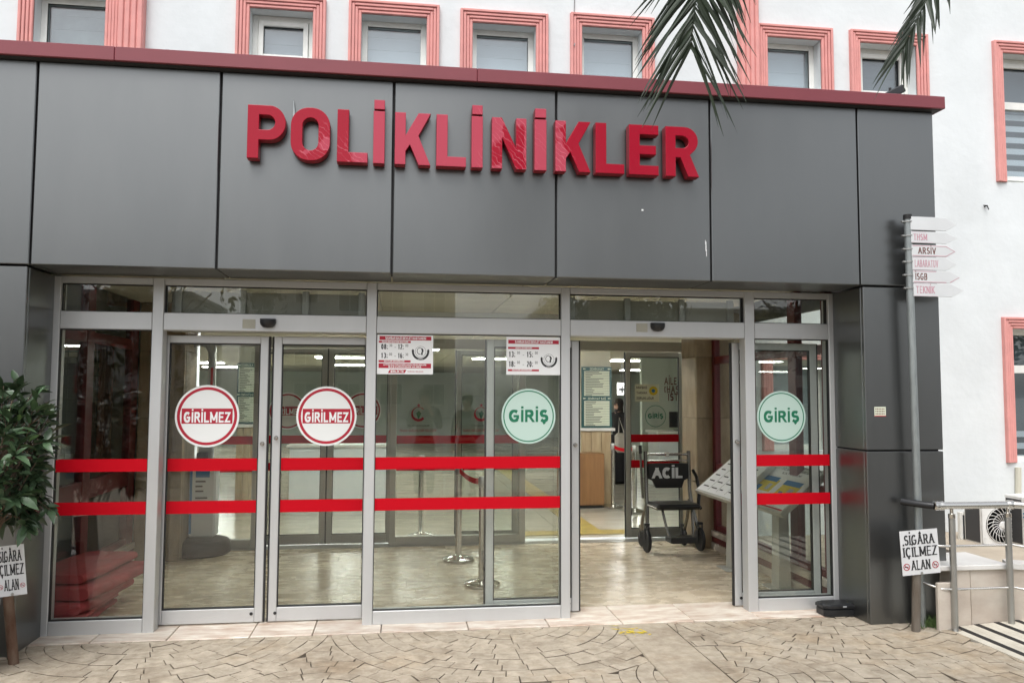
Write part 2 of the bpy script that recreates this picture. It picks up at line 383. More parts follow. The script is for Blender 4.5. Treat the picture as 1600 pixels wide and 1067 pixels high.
# ------------------------------------------------------------------ lettering: stroke alphabet
def arc(cx, cy, rx, ry, a0, a1, n=10): return [(cx+rx*cos(radians(a0+(a1-a0)*i/n)), cy+ry*sin(radians(a0+(a1-a0)*i/n))) for i in range(n+1)]
G = {
 'A': (.8, [[(0, 0), (.4, 1), (.8, 0)], [(.14, .34), (.66, .34)]]),
 'B': (.62, [[(0, 0), (0, 1)], [(.02, 1), (.34, 1)]+arc(.34, .76, .24, .24, 90, -90)[1:]+[(.02, .52)], [(.36, .52)]+arc(.36, .26, .26, .26, 90, -90)[1:]+[(.02, 0)]]),
 'C': (.72, [arc(.4, .5, .4, .5, 48, 312, 16)]),
 'D': (.72, [[(0, 0), (0, 1)], [(.02, 1), (.28, 1)]+arc(.28, .5, .44, .5, 90, -90, 12)[1:]+[(.02, 0)]]),
 'E': (.54, [[(.54, 1), (0, 1), (0, 0), (.54, 0)], [(0, .52), (.46, .52)]]),
 'F': (.52, [[(.52, 1), (0, 1), (0, 0)], [(0, .5), (.44, .5)]]),
 'G': (.78, [arc(.4, .5, .4, .5, 48, 322, 16), [(.74, .17), (.74, .47)], [(.44, .47), (.74, .47)]]),
 'H': (.68, [[(0, 0), (0, 1)], [(.68, 0), (.68, 1)], [(0, .52), (.68, .52)]]),
 'I': (.0, [[(0, 0), (0, 1)]]),
 'J': (.4, [[(.4, 1), (.4, .25)]+arc(.2, .22, .2, .22, 0, -170, 6)]),
 'K': (.64, [[(0, 0), (0, 1)], [(.62, 1), (.04, .42)], [(.2, .58), (.66, 0)]]),
 'L': (.52, [[(0, 1), (0, 0), (.52, 0)]]),
 'M': (.9, [[(0, 0), (0, 1)], [(.0, 1), (.45, .12)], [(.45, .12), (.9, 1)], [(.9, 1), (.9, 0)]]),
 'N': (.7, [[(0, 0), (0, 1), (.7, 0), (.7, 1)]]),
 'O': (.8, [arc(.4, .5, .4, .5, 90, 450, 22)]),
 'P': (.58, [[(0, 0), (0, 1)], [(.02, 1), (.3, 1)]+arc(.3, .74, .28, .26, 90, -90)[1:]+[(.02, .48)]]),
 'R': (.64, [[(0, 0), (0, 1)], [(.02, 1), (.3, 1)]+arc(.3, .75, .28, .25, 90, -90)[1:]+[(.02, .5)], [(.3, .5), (.64, 0)]]),
 'S': (.6, [arc(.31, .75, .28, .25, 35, 260, 9)+arc(.3, .26, .3, .26, 75, -150, 10)]),
 'T': (.68, [[(0, 1), (.68, 1)], [(.34, 1), (.34, 0)]]),
 'U': (.68, [[(0, 1), (0, .34)]+arc(.34, .34, .34, .34, 180, 360, 10)+[(.68, 1)]]),
 'V': (.74, [[(0, 1), (.37, 0), (.74, 1)]]),
 'Y': (.7, [[(0, 1), (.35, .45), (.7, 1)], [(.35, .45), (.35, 0)]]),
 'Z': (.6, [[(0, 1), (.6, 1)], [(.6, 1), (0, 0)], [(0, 0), (.6, 0)]]),
 '0': (.52, [arc(.26, .5, .26, .5, 90, 450, 18)]), '1': (.3, [[(.0, .8), (.2, 1), (.2, 0)]]),
 '2': (.5, [arc(.25, .74, .25, .26, 160, -30, 8)+[(0, 0), (.52, 0)]]),
 '3': (.5, [arc(.24, .76, .24, .24, 150, -90, 8), arc(.24, .26, .27, .27, 90, -150, 8)]),
 '4': (.54, [[(.4, 0), (.4, 1), (0, .3), (.54, .3)]]),
 '5': (.5, [[(.46, 1), (.08, 1), (.04, .55)]+arc(.23, .31, .27, .31, 110, -140, 8)]),
 '6': (.52, [arc(.26, .3, .26, .3, 90, 450, 14), arc(.46, .4, .46, .6, 95, 180, 6)]),
 '8': (.52, [arc(.26, .76, .22, .24, 90, 450, 12), arc(.26, .26, .26, .26, 90, 450, 12)]),
 '-': (.3, [[(0, .42), (.3, .42)]]), ':': (.0, [[(0, .08), (0, .2)], [(0, .6), (0, .72)]]), '.': (0, [[(0, 0), (0, .1)]]),
 '(': (.2, [arc(.35, .5, .35, .65, 130, 230, 8)]), ')': (.2, [arc(-.15, .5, .35, .65, 50, -50, 8)]), "'": (0, [[(0, .8), (0, 1)]]), ' ': (.3, []),
 '"': (.16, [[(0, .8), (0, 1)], [(.16, .8), (.16, 1)]]),
}
_cd = lambda c: [[(c, .02), (c+.02, -.14), (c-.1, -.24)]]
G['İ'] = (0, G['I'][1]+[[(0, 1.25), (0, 1.46)]])
G['Ç'] = (.72, G['C'][1]+_cd(.4)); G['Ş'] = (.6, G['S'][1]+_cd(.3))
G['Â'] = (.8, G['A'][1]+[[(.22, 1.12), (.4, 1.28), (.58, 1.12)]])
G['Ğ'] = (.78, G['G'][1]+[arc(.4, 1.3, .2, .14, 200, 340, 6)])
G['Ü'] = (.68, G['U'][1]+[[(.16, 1.16), (.16, 1.3)], [(.52, 1.16), (.52, 1.3)]])
G['Ö'] = (.8, G['O'][1]+[[(.22, 1.16), (.22, 1.3)], [(.58, 1.16), (.58, 1.3)]])
def text_into(mb, s, o, ex, ey, h, tv=.14, th=None, sx=1.0, gap=.2, serif=0.0, width=None, align='c', en=None, mi=0, lift=0.0):
    """letters of cap height h with their baseline at o; ex, ey unit vectors, strokes laid a hair apart"""
    th = tv if th is None else th
    o = Vector(o); ex = Vector(ex).normalized(); ey = Vector(ey).normalized(); en = Vector(en) if en else ex.cross(ey)
    adv = 0; items = []
    for ch in s:
        w, st = G.get(ch, G[' ']); w *= sx
        x = adv; adv += w + (tv + gap if ch != ' ' else gap*.5); items.append((x + tv/2, ch, w, st))
    total = adv - gap
    k = 1.0
    if width: k = width/(total*h)
    x0 = {'c': -total/2, 'l': 0, 'r': -total}[align]
    for (x, ch, w, st) in items:
        lay = 0
        lines = []
        for line in st:            # sharp corners are cut into separate strokes
            cur = [line[0]]
            for a_, b_, c_ in zip(line, line[1:], line[2:]+[line[-1]]):
                cur.append(b_)
                d1 = Vector((b_[0]*sx-a_[0]*sx, b_[1]-a_[1])); d2 = Vector((c_[0]*sx-b_[0]*sx, c_[1]-b_[1]))
                if d1.length > 1e-6 and d2.length > 1e-6 and d1.normalized().dot(d2.normalized()) < -.1: lines.append(cur); cur = [b_]
            if len(cur) > 1: lines.append(cur)
        for line in lines:
            pts = [Vector((p[0]*sx, p[1])) for p in line]
            straight = len(pts) == 2
            if not (len(pts) > 3 and (pts[0]-pts[-1]).length < 1e-4):
                for e_, nb in ((0, 1), (-1, -2)):
                    dd = pts[e_]-pts[nb]
                    if abs(dd.normalized().y) > .5 and (abs(pts[e_].y) < .02 or abs(pts[e_].y-1) < .02) and len(pts) < 4: pts[e_] = pts[e_] + dd.normalized()*(th*.5/abs(dd.normalized().y))
                    elif abs(dd.y) < 1e-3 and dd.length > .12: pts[e_] = pts[e_] + dd.normalized()*tv*.5
            closed = len(pts) > 3 and (pts[0]-pts[-1]).length < 1e-4
            if closed: pts = pts[:-1]
            n = len(pts); L = []; R = []
            half = lambda d: .5*(tv*abs(d.y) + th*abs(d.x))
            for i in range(n):
                if closed: a, b_, c = pts[i-1], pts[i], pts[(i+1) % n]
                else: a, b_, c = pts[max(i-1, 0)], pts[i], pts[min(i+1, n-1)]
                d1 = (b_-a) if (b_-a).length > 1e-9 else (c-b_); d2 = (c-b_) if (c-b_).length > 1e-9 else (b_-a)
                d1.normalize(); d2.normalize()
                n1 = Vector((-d1.y, d1.x)); n2 = Vector((-d2.y, d2.x)); m_ = (n1+n2)
                m_ = n1 if m_.length < .2 else m_.normalized()
                if straight and abs(d1.y) > .3 and abs(d1.x) > .08:      # diagonals are cut level
                    hx = Vector((-.5*tv*(.5+.5*abs(d1.y))/abs(d1.y)*(1 if d1.y > 0 else -1), 0)); L.append(b_+hx); R.append(b_-hx); continue
                hh = .5*(half(d1)+half(d2)); q = min(1/max(m_.dot(n1), .4), 1.9)
                if abs(d1.dot(n2)) > .5:       # corner: each side keeps its own weight
                    L.append(b_+m_*hh*q); R.append(b_-m_*hh*q)
                else: L.append(b_+m_*hh*q); R.append(b_-m_*hh*q)
            if not closed:                     # square ends reach the cap line
                pass
            P = lambda q: o + ex*((x0+x+q.x)*h*k) + ey*(q.y*h) + en*(lift + lay*.00018)
            base = [P(q) for q in L]+[P(q) for q in R]
            fs = [(n+i, n+i+1, i+1, i) for i in range(n-1)]
            if closed: fs.append((n+n-1, n, 0, n-1))
            mb.add(base, fs, mi); lay += 1
            if serif and not closed:
                for e_, nb in ((0, 1), (-1, -2)):
                    p, q = pts[e_], pts[nb]
                    if (abs(p.y) < .1 or abs(p.y-1) < .1) and abs((q-p).normalized().y) > .5 and ch not in 'CGSÇŞ0368':
                        p = Vector((p.x, 0.0 if p.y < .5 else 1.0))
                        sy = th*.5 if p.y < .5 else -th*.5
                        cs = [Vector((p.x-serif, p.y-th*.5)), Vector((p.x+serif, p.y-th*.5)), Vector((p.x+serif, p.y+th*.5)), Vector((p.x-serif, p.y+th*.5))]
                        mb.add([P(c_) for c_ in cs], [(0, 1, 2, 3)], mi); lay += 1
    return total*h*k
def text(name, s, material, parent, *a, **kw):
    mb = MB(); text_into(mb, s, *a, **kw); return mb.build(name, material, parent)
XF, ZF = (1, 0, 0), (0, 0, 1); EN = (0, -1, 0)
def disc(mb, c, r0, r1, y, mi=0, n=48):          # ring (r0 > 0) or disc facing -y
    if r0 <= 0:
        mb.add([(c[0]+r1*cos(2*pi*k/n), y, c[2]+r1*sin(2*pi*k/n)) for k in range(n)], [tuple(range(n))], mi)
    else:
        v = [(c[0]+r*cos(2*pi*k/n), y, c[2]+r*sin(2*pi*k/n)) for r in (r0, r1) for k in range(n)]
        mb.add(v, [(k, (k+1) % n, n+(k+1) % n, n+k) for k in range(n)], mi)
    return mb

# ================================================================== GROUND AND PAVEMENT
g = MB(); g.add([(-600, -600, -.05), (600, -600, -.05), (600, 600, -.05), (-600, 600, -.05)], [(0, 1, 2, 3)])
struct(g.build('ground', 'asphalt'))
pave = sroot('pavement')
MB().box((-8, -6, -.045), (8, 5.93, -.014)).build('mortar_bed', 'mortar', pave)
PR = 2.016
def fan_cells():
    out = []
    for row in range(-1, 9):
        cy = 6.02 - row*1.34
        for i in range(-6, 7):
            cx = .80 + i*2*PR*.62*1.0 + (PR*.62 if row % 2 else 0)
            out.append((cx, cy, row))
    return out
FR = PR*.62*1.0         # scallop half width
RR = FR*1.0
def clip_half(poly, p, nrm):                     # keep the side the normal points to
    out = []
    for i in range(len(poly)):
        a, b_ = poly[i], poly[(i+1) % len(poly)]
        da, db = (a-p).dot(nrm), (b_-p).dot(nrm)
        if da >= 0: out.append(a)
        if da*db < 0: out.append(a + (b_-a)*(da/(da-db)))
    return out
def area(poly): return .5*abs(sum(poly[i].x*poly[(i+1) % len(poly)].y - poly[(i+1) % len(poly)].x*poly[i].y for i in range(len(poly))))
ZONE = (-3.1, 5.6, 4.42, 5.86)
pavers = []
JG = .0023
for (cx, cy, row) in fan_cells():
    c = Vector((cx, cy)); covers = [Vector((cx-FR, cy+1.34)), Vector((cx+FR, cy+1.34))]
    nr = 12; dr = RR/nr
    for k in range(nr):
        r0, r1 = k*dr, (k+1)*dr
        segs = max(3, int(round(pi*(r0+r1)/2/.195*1.0))*2//2)
        full = 2*pi; ns = max(4, int(round(full*(r0+r1)/2/.158)))
        ph = random.random()*.6
        for j in range(ns):
            a0, a1 = full*(j+ph)/ns, full*(j+1+ph)/ns
            jr = random.uniform(-.006, .006)
            g0, g1 = 1.15*JG/max(r0, .04), 1.15*JG/r1
            poly = []
            for t in range(4): a = a0+g1+(a1-a0-2*g1)*t/3; poly.append(c+Vector((cos(a), sin(a)))*(r1-JG+jr*.3))
            if r0 > .02:
                for t in range(3): a = a1-g0-(a1-a0-2*g0)*t/2; poly.append(c+Vector((cos(a), sin(a)))*(r0+JG))
            else: poly.append(c+Vector((cos((a0+a1)/2), sin((a0+a1)/2)))*JG)
            ctr = sum(poly, Vector((0, 0)))/len(poly)
            bad = False
            for q in covers:
                d = ctr-q
                if d.length < RR*.97 and d.length < RR-dr*.45: bad = True; break
                poly = clip_half(poly, q + d.normalized()*(RR+JG), d.normalized())
                if len(poly) < 3: bad = True; break
            if bad: continue
            # upper lobe above the two covering fans is hidden by the next rows
            if (ctr-Vector((cx, cy+2*1.34))).length < RR: continue
            poly = clip_half(poly, Vector((0, ZONE[3])), Vector((0, -1)))
            if len(poly) < 3 or area(poly) < .0012: continue
            strips_ = [poly]
            if max(p.x for p in poly) > 1.595 and min(p.x for p in poly) < 1.985:
                strips_ = [clip_half(poly, Vector((1.595, 0)), Vector((-1, 0))), clip_half(poly, Vector((1.985, 0)), Vector((1, 0)))]
                for q_ in strips_:
                    if len(q_) > 2 and area(q_) > .0008: pavers.append(q_)
                continue
            poly = [p + Vector((random.uniform(-.0022, .0022), random.uniform(-.0022, .0022))) for p in poly]
            pavers.append(poly)
STRIP = (1.60, 1.98)
seen, rest = [], MB()
for poly in pavers:
    c = sum(poly, Vector((0, 0)))/len(poly)
    if c.x > 4.0 or c.x < -8 or c.y < -5: continue
    inview = ZONE[2]-.05 < c.y < ZONE[3] and -3.0 < c.x < 4.0
    if inview: seen.append((area(poly), poly))
    else:
        rest.prism(poly, -.03, random.uniform(-.002, .003), ex=(1, 0, 0), ey=(0, 1, 0), en=(0, 0, 1), bev=.003, side=1)
seen.sort(key=lambda q: -q[0])
for i, (a, poly) in enumerate(seen):
    if i < 295:
        c = sum(poly, Vector((0, 0)))/len(poly)
        MB().prism([p-c for p in poly], -.03, random.uniform(-.003, .004), o=(c.x, c.y, 0), ex=(1, 0, 0), ey=(0, 1, 0), en=(0, 0, 1), bev=.003, side=1).build('paver', ['paver', 'joint_soil'], pave)
    else: rest.prism(poly, -.03, random.uniform(-.003, .003), ex=(1, 0, 0), ey=(0, 1, 0), en=(0, 0, 1), bev=.003, side=1)
tag(rest.build('pavers', ['paver', 'joint_soil'], pave), kind='stuff')
box('smooth_strip', (STRIP[0], -6.0, -.03), (STRIP[1], 5.86, .001), 'strip_concrete', pave, .006)
# pale marble slabs along the doors
x = -2.5; rnd = random.Random(3)
while x < 3.5:
    w = rnd.uniform(.42, .62); x2 = min(x+w, 3.52)
    box('threshold_slab', (x+.003, 5.868, -.03), (x2-.003, 6.36, .004+rnd.uniform(0, .002)), 'threshold', pave, .004)
    x = x2
# a splash of yellow road paint
yp = MB(); rr = random.Random(11)
for k in range(34):
    a = rr.uniform(0, 2*pi); l = rr.uniform(.02, .10); cx, cy = 1.66+rr.gauss(0, .05), 5.66+rr.gauss(0, .045); w = rr.uniform(.004, .010); z = .0045+k*.00004
    d = Vector((cos(a), sin(a)*.8, 0)); n_ = Vector((-d.y, d.x, 0)); c0 = Vector((cx, cy, z))
    yp.add([c0-d*l*.5, c0+n_*w, c0+d*l*.5, c0-n_*w], [(0, 1, 2, 3)])
yp.build('paint_splash', 'yellow_paint', pave)

# ================================================================== HOSPITAL BUILDING (white rear wall)
WY = 9.10
hosp = thing('hospital_building', 'white plastered hospital wall with pink window surrounds rising behind the grey portico', 'building', (0, WY, 0))
opens = [  # x0, x1, z0, z1 of each window opening
 (-3.95, -3.22, 5.40, 6.02), (-1.70, -1.01, 5.40, 5.98), (-.47, .27, 5.40, 6.00), (.80, 1.545, 5.40, 5.985), (2.10, 2.835, 5.40, 6.03),
 (4.42, 5.12, 5.40, 6.06), (5.64, 6.40, 5.40, 6.07), (7.60, 8.75, 4.38, 6.06), (7.60, 8.75, .86, 2.52), (4.42, 5.12, 1.02, 2.10), (-3.95, -3.15, .95, 2.12)]
DOORWAY = (-2.2, 3.46, 0, 2.36)
def wall_mesh(x0, x1, z0, z1, holes, y, dep):
    xs = sorted({x0, x1, *[h[0] for h in holes], *[h[1] for h in holes]}); zs = sorted({z0, z1, *[h[2] for h in holes], *[h[3] for h in holes]})
    mb = MB()
    for i in range(len(xs)-1):
        for j in range(len(zs)-1):
            cx, cz = (xs[i]+xs[i+1])/2, (zs[j]+zs[j+1])/2
            if any(h[0] < cx < h[1] and h[2] < cz < h[3] for h in holes): continue
            for yy in (y, y+dep):
                mb.add([(xs[i], yy, zs[j]), (xs[i+1], yy, zs[j]), (xs[i+1], yy, zs[j+1]), (xs[i], yy, zs[j+1])], [(0, 1, 2, 3)])
    for h in holes:
        a, b_, c, d = h
        q = [(a, c), (b_, c), (b_, d), (a, d)]
        for k in range(4):
            (p, r_), (p2, r2) = q[k], q[(k+1) % 4]
            mb.add([(p, y, r_), (p2, y, r2), (p2, y+dep, r2), (p, y+dep, r_)], [(0, 1, 2, 3)])
    return mb
wall_mesh(-12, 14, -.05, 9.2, opens+[DOORWAY], WY, .30).build('wall', 'plaster', hosp)
def surround(x0, x1, z0, z1, sides='LRT', w=.145):
    mb = MB(); rid = 4
    for k in range(rid):
        a, b_ = w*(k+.05)/rid, w*(k+.92)/rid; p = .055 - .010*k; p2 = p - .016
        # k = 0 outermost
        oa, ob = w-a, w-b_
        for (u0, u1, dp) in ((ob, oa, p),):
            if 'L' in sides: mb.bbox((x0-u1, WY-dp, z0), (x0-u0, WY+.01, z1+u1), .006)
            if 'R' in sides: mb.bbox((x1+u0, WY-dp, z0), (x1+u1, WY+.01, z1+u1), .006)
            if 'T' in sides: mb.bbox((x0-u0, WY-dp-.0015, z1+u0), (x1+u0, WY+.01, z1+u1), .006)
            if 'B' in sides: mb.bbox((x0-u1, WY-dp-.0015, z0-u1), (x1+u1, WY+.01, z0-u0), .006)
    # backing under the ridges
    if 'L' in sides: mb.box((x0-w, WY-.014, z0), (x0, WY+.01, z1))
    if 'R' in sides: mb.box((x1, WY-.014, z0), (x1+w, WY+.01, z1))
    if 'T' in sides: mb.box((x0-w, WY-.015, z1), (x1+w, WY+.01, z1+w))
    return mb
def window(o, glassm='window_glass', sash=None, blind='blind', kind='small'):
    x0, x1, z0, z1 = o; fy = WY+.17; fw = .065
    f = MB()
    f.bbox((x0, fy, z0), (x0+fw, fy+.07, z1)); f.bbox((x1-fw, fy, z0), (x1, fy+.07, z1))
    f.bbox((x0+fw, fy, z0), (x1-fw, fy+.07, z0+fw)); f.bbox((x0+fw, fy, z1-fw), (x1-fw, fy+.07, z1))
    if kind == 'tall':
        zm = z1-.62 if z1 > 4 else z1-.50
        f.bbox((x0+fw, fy, zm-.05), (x1-fw, fy+.07, zm+.05))
    fr = f.build('window_frame', 'pvc_white', hosp)
    if sash:
        s_ = MB(); a = .055
        X0, X1, Z0, Z1 = x0+fw+.004, x1-fw-.004, z0+fw+.004, z1-fw-.004
        s_.bbox((X0, fy-.022, Z0), (X0+a, fy+.03, Z1)); s_.bbox((X1-a, fy-.022, Z0), (X1, fy+.03, Z1))
        s_.bbox((X0+a, fy-.022, Z0), (X1-a, fy+.03, Z0+a)); s_.bbox((X0+a, fy-.022, Z1-a), (X1-a, fy+.03, Z1))
        s_.build('sash', 'pvc_white', fr)
    ga = MB()      # black rubber line round the pane
    q = fw + (.06 if sash else 0)
    ga.box((x0+q-.006, fy+.01, z0+q), (x0+q, fy+.035, z1-q)); ga.box((x1-q, fy+.01, z0+q), (x1-q+.006, fy+.035, z1-q))
    ga.box((x0+q-.006, fy+.01, z1-q), (x1-q+.006, fy+.035, z1-q+.008)); ga.box((x0+q-.006, fy+.01, z0+q-.004), (x1-q+.006, fy+.035, z0+q))
    ga.build('gasket', 'rubber', fr)
    MB().box((x0+.03, fy+.03, z0+.03), (x1-.03, fy+.042, z1-.03)).build('pane', glassm, fr)
    # roller blind behind the pane
    b = MB()
    if kind == 'tall':
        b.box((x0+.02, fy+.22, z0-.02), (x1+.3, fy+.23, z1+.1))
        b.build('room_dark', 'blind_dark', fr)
        s2 = MB(); z = z0
        zt = (z1-.66) if z1 > 4 else z0+.35
        while z < zt: s2.box((x0+.03, fy+.085, z), (x1-.03, fy+.09, z+.075)); z += .15
        s2.build('zebra_blind', 'blind', fr)
    else:
        b.box((x0-.02, fy+.10, z0-.02), (x1+.02, fy+.11, z1+.02))
        for k in range(1, 4): b.box((x0, fy+.094, z0+k*(z1-z0)/4), (x1, fy+.1, z0+k*(z1-z0)/4+.012))
        b.build('roller_blind', blind, fr)
    return fr
for i, o in enumerate(opens):
    sd = 'LRT'
    surround(*o, sides=sd).build('window_surround', 'pink', hosp)
    window(o, sash=(i in (1, 6, 7)), kind='tall' if o[0] > 7 else ('room' if i == 10 else 'small'), blind=('blind_mid', 'blind_grey', 'blind', 'blind', 'blind', 'blind', 'blind_dark', 'blind', 'blind', 'blind', 'blind_grey')[i])
gl_ = MB()                    # lattice over the left ground floor window
for k in range(9): gl_.tube([(-3.93+k*.095, WY-.02, .93), (-3.93+k*.095, WY-.02, 2.14)], .007, 6)
for k in range(10): gl_.tube([(-3.97, WY-.033, .98+k*.125), (-3.13, WY-.033, .98+k*.125)], .007, 6)
gl_.build('window_grille', 'galv', hosp)
# pink fluted pilasters
for (a, b_) in ((-3.06, -2.80), (4.03, 4.27)):
    p = MB(); p.box((a, WY-.10, 2.6), (b_, WY+.01, 9.2))
    w = (b_-a)/4
    for k in range(4): p.bbox((a+w*k+.006, WY-.118, 2.6), (a+w*(k+1)-.006, WY-.09, 9.2), .008)
    p.build('pilaster', 'pink', hosp)
MB().tube([at(898, -10, WY-.01), at(897, 30, WY-.01), at(900, 62, WY-.01), at(897, 72, WY-.06)], .006, 6).build('cable', 'wire', hosp)
MB().tube([at(1591, 730, WY-.03), at(1591, 770, WY-.03), at(1588, 800, WY-.03)], .035, 10).build('drain_pipe', 'hall_cream', hosp)
w_ = at(1538, 323, WY)
MB().tube([w_, w_+Vector((0, -.05, .0)), w_+Vector((.02, -.05, -.05))], .007, 6).tube([w_+Vector((-.03, -.02, .01)), w_+Vector((.03, -.02, .01))], .006, 6).build('wall_hook', 'rubber', hosp)

# ================================================================== ENTRANCE PORTICO (grey composite panels)
FY, GY = 5.62, 6.055
por = thing('entrance_portico', 'dark grey metal clad entrance portico with a dark red roof edge', 'portico', (0, FY, 0))
XL, XR = -4.70, 4.085
bk = MB()
bk.box((XL+.02, FY+.03, 2.515), (XR-.02, FY+.20, 3.87)); bk.box((XL+.02, FY+.20, 3.70), (XR-.02, WY-.01, 3.86))
bk.build('core', 'joint_dark', por)
xs = [XL, -3.57, -2.40, -1.228, -.057, 1.106, 2.268, 3.445, XR]
for i in range(len(xs)-1):
    box('fascia_panel', (xs[i]+.0065, FY, 2.512), (xs[i+1]-.0065, FY+.035, 3.872), 'fascia', por, .005)
for k in range(3):
    box('end_panel', (XR-.03, FY+.042+k*1.14, 2.512), (XR, FY+.042+(k+1)*1.14-.012, 3.872), 'fascia', por, .004)
for i in range(len(xs)-1):
    box('soffit_panel', (max(xs[i], XL)+.006, FY+.042, 2.512), (xs[i+1]-.006, GY+.02, 2.53), 'fascia', por, .003)
# columns: front and reveal panels
cm = MB(); cm.box((-2.44, FY+.03, 0), (XL+.03, GY+.09, 2.5)); cm.box((3.49, FY+.03, 0), (XR-.02, GY+.09, 2.5)); cm.build('column_core', 'joint_dark', por)
for (z0, z1) in ((.0, 1.262), (1.274, 2.497)):
    box('column_panel', (3.462, FY, z0), (XR, FY+.035, z1), 'fascia', por, .004)
    box('column_panel', (3.462, FY+.037, z0), (3.492, GY-.004, z1), 'fascia', por, .004)
    box('column_panel', (XR-.03, FY+.037, z0), (XR, GY+.12, z1), 'fascia', por, .004)
for (a, b_) in ((-3.57, -2.412), (XL, -3.582)):  # left front runs on unseen, made solid to darken the bay behind
    box('column_panel', (a, FY, 0), (b_, FY+.035, 2.497), 'fascia', por, .004)
box('column_panel', (-2.442, FY+.037, 0), (-2.412, GY-.004, 2.497), 'fascia', por, .004)
# unseen far left end wall, added to keep the covered side bay dark
box('side_wall', (XL-.12, FY+.04, 0), (XL+.01, WY-.01, 3.86), 'blind_dark', por)
# dark red roof edge with its joints
CY = 5.545
for (a, b_) in ((XL-.06, -1.9), (-1.8985, .523), (.5245, 2.4), (2.4015, XR+.05)):
    box('roof_edge', (a, CY, 3.878), (b_, CY+.35, 3.974), 'cap_red', por, .004)
box('roof_edge', (XR-.25, CY+.352, 3.878), (XR+.05, WY-.01, 3.974), 'cap_red', por, .004)
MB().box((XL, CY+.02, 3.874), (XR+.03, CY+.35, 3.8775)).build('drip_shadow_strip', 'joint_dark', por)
# white streaks on the panel
st = MB(); q = at(1103, 385, FY)
for (dx, dz, w, l) in ((0, 0, .006, .07), (.004, -.05, .004, .05), (-.004, .03, .004, .03)):
    st.box((q.x+dx-w/2, FY-.0012, q.z+dz-l/2), (q.x+dx+w/2, FY+.001, q.z+dz+l/2))
q = at(1004, 328, FY); st.box((q.x-.008, FY-.0012, q.z-.008), (q.x+.006, FY+.001, q.z+.004))
st.build('paint_streak', 'white_print', por)
# two short cables poking out by the letters
fl = thing('floodlight', 'small dark floodlight tilted up on the red roof edge below the right window', 'floodlight', tuple(at(1393, 142, 6.0)))
q = at(1393, 142, 6.0)
Mx = Matrix.Translation(q+Vector((.03, 0, -.035))) @ Matrix.Rotation(radians(-28), 4, 'Y') @ Matrix.Scale(.72, 4)
MB().bbox((-.15, -.05, -.02), (.12, .05, .07), .012, M4=Mx).build('housing', 'black_plastic', fl)
MB().tube([q+Vector((0, .02, .03)), q+Vector((0, .02, -.07))], .012, 8).build('bracket', 'black_plastic', fl)

# ------------------------------------------------------------------ red channel letters
SIGN_Y = 5.525; DEP = .082
P0 = at(386, 163, SIGN_Y)
sign = thing('letter_sign', 'large red raised capital letters spelling POLİKLİNİKLER across the grey fascia', 'letter sign', (P0.x, SIGN_Y, 3.245))
def outline_letter(polys, x0, x1, zbot, H, W0):
    """closed outlines in a W0 x 1 box -> curve fill with real depth"""
    cu = bpy.data.curves.new('letter', 'CURVE'); cu.dimensions = '2D'; cu.fill_mode = 'BOTH'
    cu.extrude = DEP/2 - .003; cu.bevel_depth = .003; cu.bevel_resolution = 1; cu.offset = -.003
    sx = (x1-x0)/W0
    for poly in polys:
        sp = cu.splines.new('POLY'); sp.points.add(len(poly)-1); sp.use_cyclic_u = True
        for pt, (a, b_) in zip(sp.points, poly): pt.co = (a*sx, b_*H, 0, 1)
    ob = bpy.data.objects.new('letter', cu); COL.objects.link(ob)
    dg = bpy.context.evaluated_depsgraph_get()
    me = bpy.data.meshes.new_from_object(ob.evaluated_get(dg)); bpy.data.objects.remove(ob); bpy.data.curves.remove(cu)
    me.transform(Matrix.Translation((x0-P0.x, DEP/2, zbot-3.245)) @ Matrix.Rotation(radians(90), 4, 'X'))
    me.materials.clear(); me.materials.append(M['letter_red']); me.materials.append(M['letter_side_shaded'])
    for p in me.polygons:
        p.use_smooth = False
        p.material_index = 0 if p.normal.y < -.5 else 1
    me.name = 'letter'
    o = bpy.data.objects.new('letter', me); COL.objects.link(o); o.parent = sign
    return o
T = .21     # stroke weight over height
def rrect(x0, x1, z0, z1, r, corners='0123', n=6):
    pts = []
    for k, (cx, cz, a) in enumerate(((x1-r, z0+r, -90), (x1-r, z1-r, 0), (x0+r, z1-r, 90), (x0+r, z0+r, 180))):
        if str(k) in corners:
            pts += [(cx+r*cos(radians(a+90*i/n)), cz+r*sin(radians(a+90*i/n))) for i in range(n+1)]
        else: pts.append(((x1, z0), (x1, z1), (x0, z1), (x0, z0))[k])
    return pts
